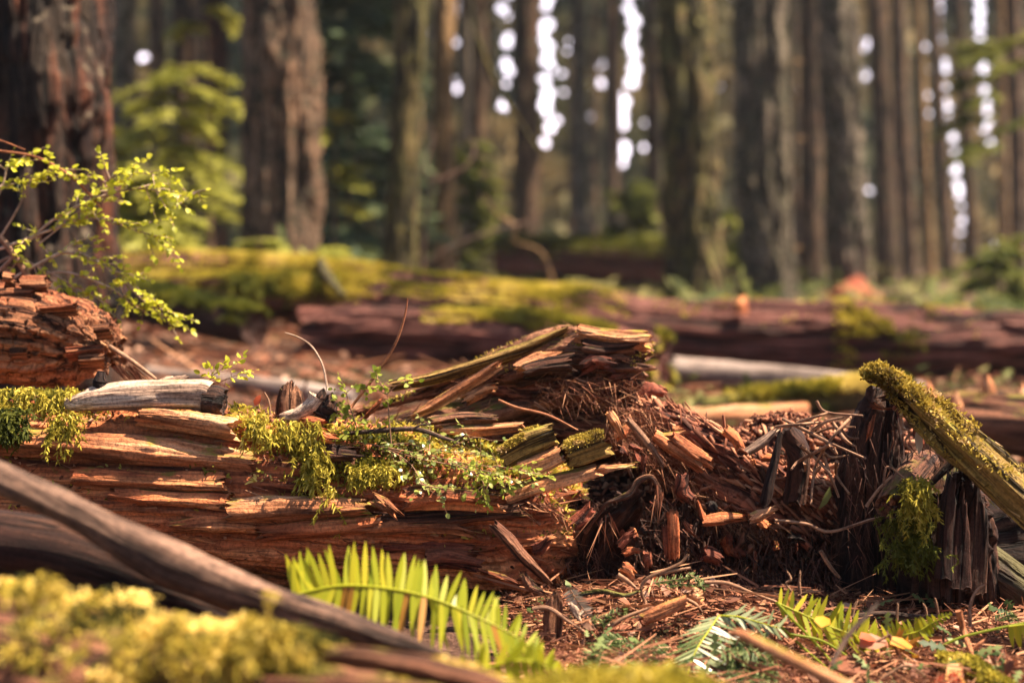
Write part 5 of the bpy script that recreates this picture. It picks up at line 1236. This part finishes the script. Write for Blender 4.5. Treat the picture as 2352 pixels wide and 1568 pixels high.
o = m1.tube([cp + CR * -.16, cp + CR * -.05 + CU * .005, cp + CR * .06 + CU * .003, cp + CR * .15 - CU * .01], [.02, .045, .045, .02], nl=40, na=30, disp=D(.01, 12), seed=207)
t2 = thing('moss_cushion', 'blurred bright yellow moss cushion along the bottom edge', 'moss', cp - CU * .04); m1.build('cushion_body', 'bark_moss', t2)
m2 = MB(); p_, n_ = pick(o, 3500, lambda p, q, u: sstep(-.3, .5, q[:, 2])); moss_blades(m2, p_, n_, .022, .008, 1, .7, .3, 3, lift=.01); m2.build('moss', 'moss_gold', t2)
limb('stick', 'blurred smooth tan stick poking up from the bottom right', 'stick', path(K5, [(-40, 660, 2.25), (60, 680, 2.22), (400, 850, 2.18), (900, 1110, 2.1), (1200, 1280, 2.05)], 2.2), [.006, .009, .010, .011, .011], 'rot_tan', na=16, seed=208)
limb('stick', 'blurred thin grey stick crossing the ragged green fern', 'stick', path(K5, [(1160, 400, 2.5), (1050, 520, 2.48), (900, 690, 2.45), (760, 930, 2.4)], 2.45), [.003, .005, .005, .004], 'pole_bark', na=10, seed=209)

# ================================================================== debris at the lower right
DB = [('stick', 'pale bent stick crossing the upright bark slab', K4, [(180, 490), (320, 485), (500, 600), (720, 745)], .005, 3.05, 'twig'),
      ('stick', 'straight pinkish stick rising right from the tip of the pale bent stick', K4, [(780, 740), (950, 590), (1230, 475)], .004, 3.05, 'twig'),
      ('twig', 'long curved twig looping upward over the debris heap', K4, [(1180, 440), (1140, 320), (1200, 220), (1400, 130), (1500, 80), (1565, -10)], .0042, 3.15, 'twig'),
      ('twig', 'thin tan twig ending level beside the looping twig', K4, [(1300, 185), (1450, 150), (1595, 125)], .004, 3.15, 'twig'),
      ('branch', 'green mossy branch lying left of the looping twig', K4, [(580, 370), (700, 345), (830, 340), (1000, 372), (1140, 325)], .006, 3.12, 'bark_moss'),
      ('stick', 'dull stick leaning in the shade left of the looping twig', K4, [(930, 190), (1010, 240), (1110, 320)], .006, 3.2, 'twig'),
      ('twig', 'long dark twig running right along the back of the debris heap', K4, [(1700, 255), (1900, 265), (2100, 340), (2352, 440)], .0045, 3.2, 'twig'),
      ('twig', 'curved orange twig beside the tan wood piece', K4, [(1530, 400), (1620, 450), (1690, 530)], .004, 3.1, 'twig'),
      ('stick', 'reddish upright stake leaning left among the twigs at the lower right', K5, [(1815, 470), (1870, 680), (1975, 940)], .008, 2.98, 'red_twig'),
      ('twig', 'tall bowed twig standing before the dark hollow at the right', K5, [(1910, 600), (1910, 440), (1960, 310), (2050, 240)], .004, 3.1, 'twig'),
      ('twig', 'straight short twig upright just left of the stake', K5, [(1690, 720), (1690, 620), (1680, 560)], .003, 3.0, 'twig'),
      ('branch', 'thick grey branch lying level across the back of the lower right debris', K5, [(940, 520), (1200, 495), (1500, 520), (1900, 490)], .006, 3.15, 'pole_bark'),
      ('twig', 'short pink twig poking up right of the fern tip', K5, [(940, 515), (960, 440), (995, 375)], .004, 3.08, 'twig'),
      ('twig', 'slim upright twig on the level grey branch', K5, [(1310, 570), (1312, 480), (1318, 398)], .003, 3.08, 'twig'),
      ('twig', 'slim twig leaning left above the curled green frond tip', K5, [(1650, 510), (1635, 430), (1618, 350)], .0035, 3.1, 'twig'),
      ('twig', 'stubby twig leaning left between two slim upright twigs', K5, [(1555, 500), (1540, 440), (1512, 398)], .003, 3.1, 'twig'),
      ('twig', 'forked pale twig standing before the dark stump', K5, [(515, 330), (508, 240), (520, 135)], .004, 3.12, 'twig'),
      ('twig', 'crooked thin twig left of the forked pale twig', K5, [(470, 340), (400, 250), (440, 210), (400, 130)], .003, 3.12, 'twig'),
      ('twig', 'thin dark twig rising beside the orange leaf', K5, [(1245, 665), (1310, 790), (1380, 930)], .004, 2.9, 'twig'),
      ('twig', 'dark twig leaning from the orange leaf to the left', K5, [(1245, 670), (1130, 730), (1020, 780)], .003, 2.9, 'twig'),
      ('twig', 'white curved twig at the bottom right corner', K5, [(2085, 930), (2130, 1000), (2220, 1080)], .0035, 2.85, 'twig'),
      ('twig', 'pale twig crossing the dead leaves at the bottom', K5, [(1150, 1060), (1260, 980), (1400, 920), (1550, 1010)], .0035, 2.8, 'twig'),
      ('twig', 'reddish twig on the right of the stake', K5, [(1930, 790), (1990, 740), (2050, 690)], .0045, 2.95, 'red_twig')]
for k, (nm, lab, kf, pts, r, dd, mat) in enumerate(DB):
    limb(nm, lab, 'twig' if nm == 'twig' else nm, path(kf, pts, dd), [r, r, r * .6], mat, na=7, nl=22, seed=300 + k, disp=D(r * .3, 30))
for nm, lab, kf, pts, hf, th, mat, dd in [('wood_piece', 'tan weathered piece of wood lying on the debris above the silvery fern', K4, [(1140, 590), (1350, 500), (1590, 400)], [.012, .016, .014], .016, 'rot_tan', 3.08),
                                         ('bark_slab', 'upright pointed brown bark slab standing at the end of the rotten log', K4, [(360, 800), (370, 600), (390, 400), (395, 290)], [.025, .026, .022, .006], .008, 'log_core', 3.06),
                                         ('wood_piece', 'red-brown wood piece in the shade behind the looping twig', K4, [(950, 110), (1030, 160), (1110, 230)], [.014, .018, .014], .016, 'rot_orange', 3.22),
                                         ('wood_piece', 'knobbly tan wood lump above the tan weathered piece', K4, [(1580, 340), (1650, 370), (1710, 350)], [.014, .018, .012], .016, 'rot_tan', 3.12),
                                         ('wood_piece', 'frayed grey strip of bark leaning beside the curled dry fern tip', K4, [(500, 420), (560, 520), (640, 650)], [.008, .012, .006], .008, 'grey_wood', 3.05)]:
    m_ = MB(); m_.tube(path(kf, pts, dd), th, hf, hint=CU if nm == 'wood_piece' else CR, nl=60, na=30, sup=.7, disp=D(.004, 14, .005, 2, 30, 5, .002, 5, 90), jag=(.015, .03), seed=330 + len(lab)); tag(m_.build(nm, mat), lab, 'wood piece' if nm == 'wood_piece' else 'bark')

# litter: needles, twiglets and chips
mbl = MB()


def floor_pts(n, x0, x1, d0, d1, pw=1.0):
    d_ = d0 + (d1 - d0) * R.random(n) ** pw; px = x0 + (x1 - x0) * R.random(n)
    p = np.stack([(px - 1176) / K * d_, d_, 0 * d_], 1); p[:, 2] = zg(p[:, 0], p[:, 1]); return p


hump = lambda p: .07 * np.exp(-((p[:, 0] - .42) / .35) ** 2 - ((p[:, 1] - 3.2) / .18) ** 2)
p = floor_pts(19000, 1150, 2700, 2.3, 3.6); p[:, 2] += hump(p) * R.random(len(p)) + .004 + R.random(len(p)) * .03; n = len(p)
strips(mbl, p, np.stack([R.normal(size=n), R.normal(size=n), R.normal(size=n) * .28], 1), .015 + .06 * R.random(n) ** 2.5, .0014 + .0016 * R.random(n), R.normal(size=(n, 3)) * .008, 3, taper=False, prof=[1, 1, .8, .5])
p = floor_pts(480, 1150, 2450, 2.5, 3.4); p[:, 2] += hump(p) + .008 + R.random(len(p)) * .04; n = len(p)
strips(mbl, p, np.stack([R.normal(size=n), R.normal(size=n) * .7, R.normal(size=n) * .10], 1), .06 + .16 * R.random(n) ** 2, .003 + .003 * R.random(n), R.normal(size=(n, 3)) * .02, 4, tint=.5 + .5 * R.random(n), taper=False, prof=[1, 1, .9, .8, .5])
tag(mbl.build('needle_litter', 'fibre'), 'tangle of fine dead needles and twiglets on the ground at the lower right', 'litter', kind='stuff')
mbl = MB(); p = floor_pts(6200, 1150, 2700, 2.3, 3.7); p[:, 2] += hump(p) * R.random(len(p)) + .006 + R.random(len(p)) * .01; n = len(p)
X, Y, Z = basis(np.array([0, 0, 1.]) + R.normal(size=(n, 3)) * .5, n); scatter(mbl, CHIP_V, CHIP_Q, None, p, X, Y, Z, np.stack([.006 + .045 * R.random(n) ** 3, .004 + .008 * R.random(n), .002 + .004 * R.random(n)], 1))
tag(mbl.build('wood_litter', 'chip_red'), 'crumbled reddish wood chips on the ground around the rotten stump', 'litter', kind='stuff')
mbl = MB(); p = floor_pts(700, 1150, 2450, 2.4, 3.4); p[:, 2] += hump(p) + .01 + R.random(len(p)) * .015; n = len(p)
X, Y, Z = basis(np.array([0, 0, 1.]) + R.normal(size=(n, 3)) * .6, n); scatter(mbl, LEAF_V, LEAF_Q, LEAF_T, p, X, Y, Z, .015 + .03 * R.random(n))
tag(mbl.build('leaf_litter', 'dead_leaf'), 'small dead leaves scattered through the lower right debris', 'leaf litter', kind='stuff')
mbl = MB(); p = floor_pts(420, 1150, 2450, 2.35, 3.3); p = p[fbm(p[:, 0] * 5, p[:, 1] * 5, 3, 2, 61) > .5]; p[:, 2] += .015 + R.random(len(p)) * .04; n = len(p)
X, Y, Z = basis(np.array([0, -.2, 1.]) + R.normal(size=(n, 3)) * .6, n); scatter(mbl, SPR_V, SPR_Q, SPR_T, p, X, Y, Z, .025 + R.random(n) * .04)
tag(mbl.build('ground_plants', 'needle'), 'small green sprigs and shoots among the lower right debris', 'ground cover', kind='stuff')
# individual big dead leaves
for k, (x, y, s, dx, lab, mat) in enumerate([(1000, 770, .075, .6, 'curled red-brown leaf at the tip of the ragged green fern', 'dead_leaf'), (1250, 740, .06, .8, 'yellow-orange leaf under the curled green frond tip', 'leaf_orange'), (1100, 980, .09, -.5, 'broad pink-red dead leaf at the bottom', 'dead_leaf'),
                                          (1420, 1000, .09, .6, 'crumpled pinkish dead leaf at the bottom under the pale twig', 'dead_leaf'), (1700, 1040, .10, .9, 'orange-brown leaf at the bottom edge beside the yellow moss', 'leaf_orange'), (1000, 690, .045, .7, 'small bright red leaf crossing the ragged green fern', 'leaf_red'), (690, 610, .05, .1, 'narrow orange leaf hanging under the ragged green fern', 'leaf_orange'), (1850, 1050, .07, -.4, 'dark red leaf right of the orange-brown leaf', 'leaf_red')]):
    leafobj('dead_leaf', lab, 'leaf', path(K5, [(x, y)], 2.88)[0], s, CR * dx + CF * .3 + CU * (.15 - .2 * (k % 2)), CU * .9 - CF * .5, mat, 1.1)
t = thing('moss_cushion', 'yellow moss strip running along the ground at the bottom right corner', 'moss', P(*K5(1900, 1010, 2.86)))
m1 = MB(); o = m1.tube(path(K5, [(1650, 880), (1780, 930), (1920, 960), (2080, 1060), (2250, 1150)], 2.87), [.012, .018, .018, .016, .012], nl=40, na=16, disp=D(.005, 20), seed=340); m1.build('cushion_body', 'bark_moss', t)
m2 = MB(); p_, n_ = pick(o, 2200, lambda p, q, u: sstep(-.2, .4, q[:, 2])); moss_blades(m2, p_, n_, .011, .0045, 1, .7, .3, lift=.004); m2.build('moss', 'moss_gold', t)

# thin haze volume, added to lift the shadows
hb = [(x, y, z) for x in (-84, 84) for y in (-8, 121) for z in (-3, 46)]
mh, nt, nd, lk = newmat('lift_haze')
pv = nd.new('ShaderNodeVolumePrincipled'); pv.inputs['Density'].default_value = .0005; pv.inputs['Color'].default_value = (.80, .88, 1.0, 1); pv.inputs['Anisotropy'].default_value = .2
oo = nd.new('ShaderNodeOutputMaterial'); lk.new(pv.outputs[0], oo.inputs['Volume']); M['lift_haze'] = mh
tag(MB().add(hb, [(0, 1, 3, 2), (4, 6, 7, 5), (0, 4, 5, 1), (2, 3, 7, 6), (0, 2, 6, 4), (1, 5, 7, 3)]).build('haze', 'lift_haze', smooth=False), 'thin pale haze volume added to lift the dark tones', 'haze', kind='stuff')

# ================================================================== light, sky, camera
SUN = np.array([.52, .03, .85]); SUN = SUN / np.linalg.norm(SUN)
EXPO = 1.88
w = bpy.data.worlds.new('World'); sc.world = w; w.use_nodes = True
nt = w.node_tree; nt.nodes.clear()
sk = nt.nodes.new('ShaderNodeTexSky'); sk.sky_type = 'NISHITA'; sk.sun_disc = False
sk.sun_elevation = math.asin(SUN[2]); sk.sun_rotation = math.atan2(SUN[0], SUN[1]); sk.dust_density = 2.0; sk.air_density = 1.0; sk.ozone_density = 1.0
bg = nt.nodes.new('ShaderNodeBackground'); bg.inputs['Strength'].default_value = .05
ow = nt.nodes.new('ShaderNodeOutputWorld'); 
tc = nt.nodes.new('ShaderNodeTexCoord'); sx = nt.nodes.new('ShaderNodeSeparateXYZ'); nt.links.new(tc.outputs['Generated'], sx.inputs[0])
cn = nt.nodes.new('ShaderNodeTexNoise'); cn.inputs['Scale'].default_value = 3; cn.inputs['Detail'].default_value = 5; nt.links.new(tc.outputs['Generated'], cn.inputs['Vector'])
c1 = nt.nodes.new('ShaderNodeMapRange'); c1.inputs[1].default_value = .55; c1.inputs[2].default_value = .85; nt.links.new(sx.outputs[1], c1.inputs[0])
c2 = nt.nodes.new('ShaderNodeMapRange'); c2.inputs[1].default_value = .36; c2.inputs[2].default_value = .24; nt.links.new(sx.outputs[2], c2.inputs[0])
c3 = nt.nodes.new('ShaderNodeMapRange'); c3.inputs[1].default_value = .25; c3.inputs[2].default_value = .55; nt.links.new(cn.outputs[0], c3.inputs[0])
m1_ = nt.nodes.new('ShaderNodeMath'); m1_.operation = 'MULTIPLY'; nt.links.new(c1.outputs[0], m1_.inputs[0]); nt.links.new(c2.outputs[0], m1_.inputs[1])
m2_ = nt.nodes.new('ShaderNodeMath'); m2_.operation = 'MULTIPLY'; nt.links.new(m1_.outputs[0], m2_.inputs[0]); nt.links.new(c3.outputs[0], m2_.inputs[1])
cm = nt.nodes.new('ShaderNodeMix'); cm.data_type = 'RGBA'; nt.links.new(m2_.outputs[0], cm.inputs[0]); nt.links.new(sk.outputs[0], cm.inputs[6]); cm.inputs[7].default_value = (28, 24.5, 27.5, 1)   # bright glow added low in the sky to whiten the foliage gaps
nt.links.new(cm.outputs[2], bg.inputs[0]); nt.links.new(bg.outputs[0], ow.inputs[0])
ld = bpy.data.lights.new('sun', 'SUN'); ld.energy = 5.0; ld.angle = math.radians(.5); ld.color = (1, .83, .62)
lo = bpy.data.objects.new('sun', ld); col.objects.link(lo); lo.location = (8, 5, 14)
lo.rotation_euler = Vector(-SUN).to_track_quat('-Z', 'Y').to_euler()
cd = bpy.data.cameras.new('camera'); cd.lens = 50; cd.sensor_width = 36; cd.clip_start = .05; cd.clip_end = 1500
cd.dof.use_dof = True; cd.dof.focus_distance = 3.33; cd.dof.aperture_fstop = 1.4
co = bpy.data.objects.new('camera', cd); col.objects.link(co); co.location = (0, 0, H); co.rotation_euler = (math.pi / 2 - TH, 0, 0)
sc.camera = co
sc.view_settings.view_transform = 'Standard'; sc.view_settings.look = 'None'; sc.view_settings.exposure = EXPO; sc.view_settings.gamma = 1
sc.cycles.use_denoising = True
sc.cycles.max_bounces = 5; sc.cycles.diffuse_bounces = 3; sc.cycles.transparent_max_bounces = 4
sc.cycles.sample_clamp_indirect = 6
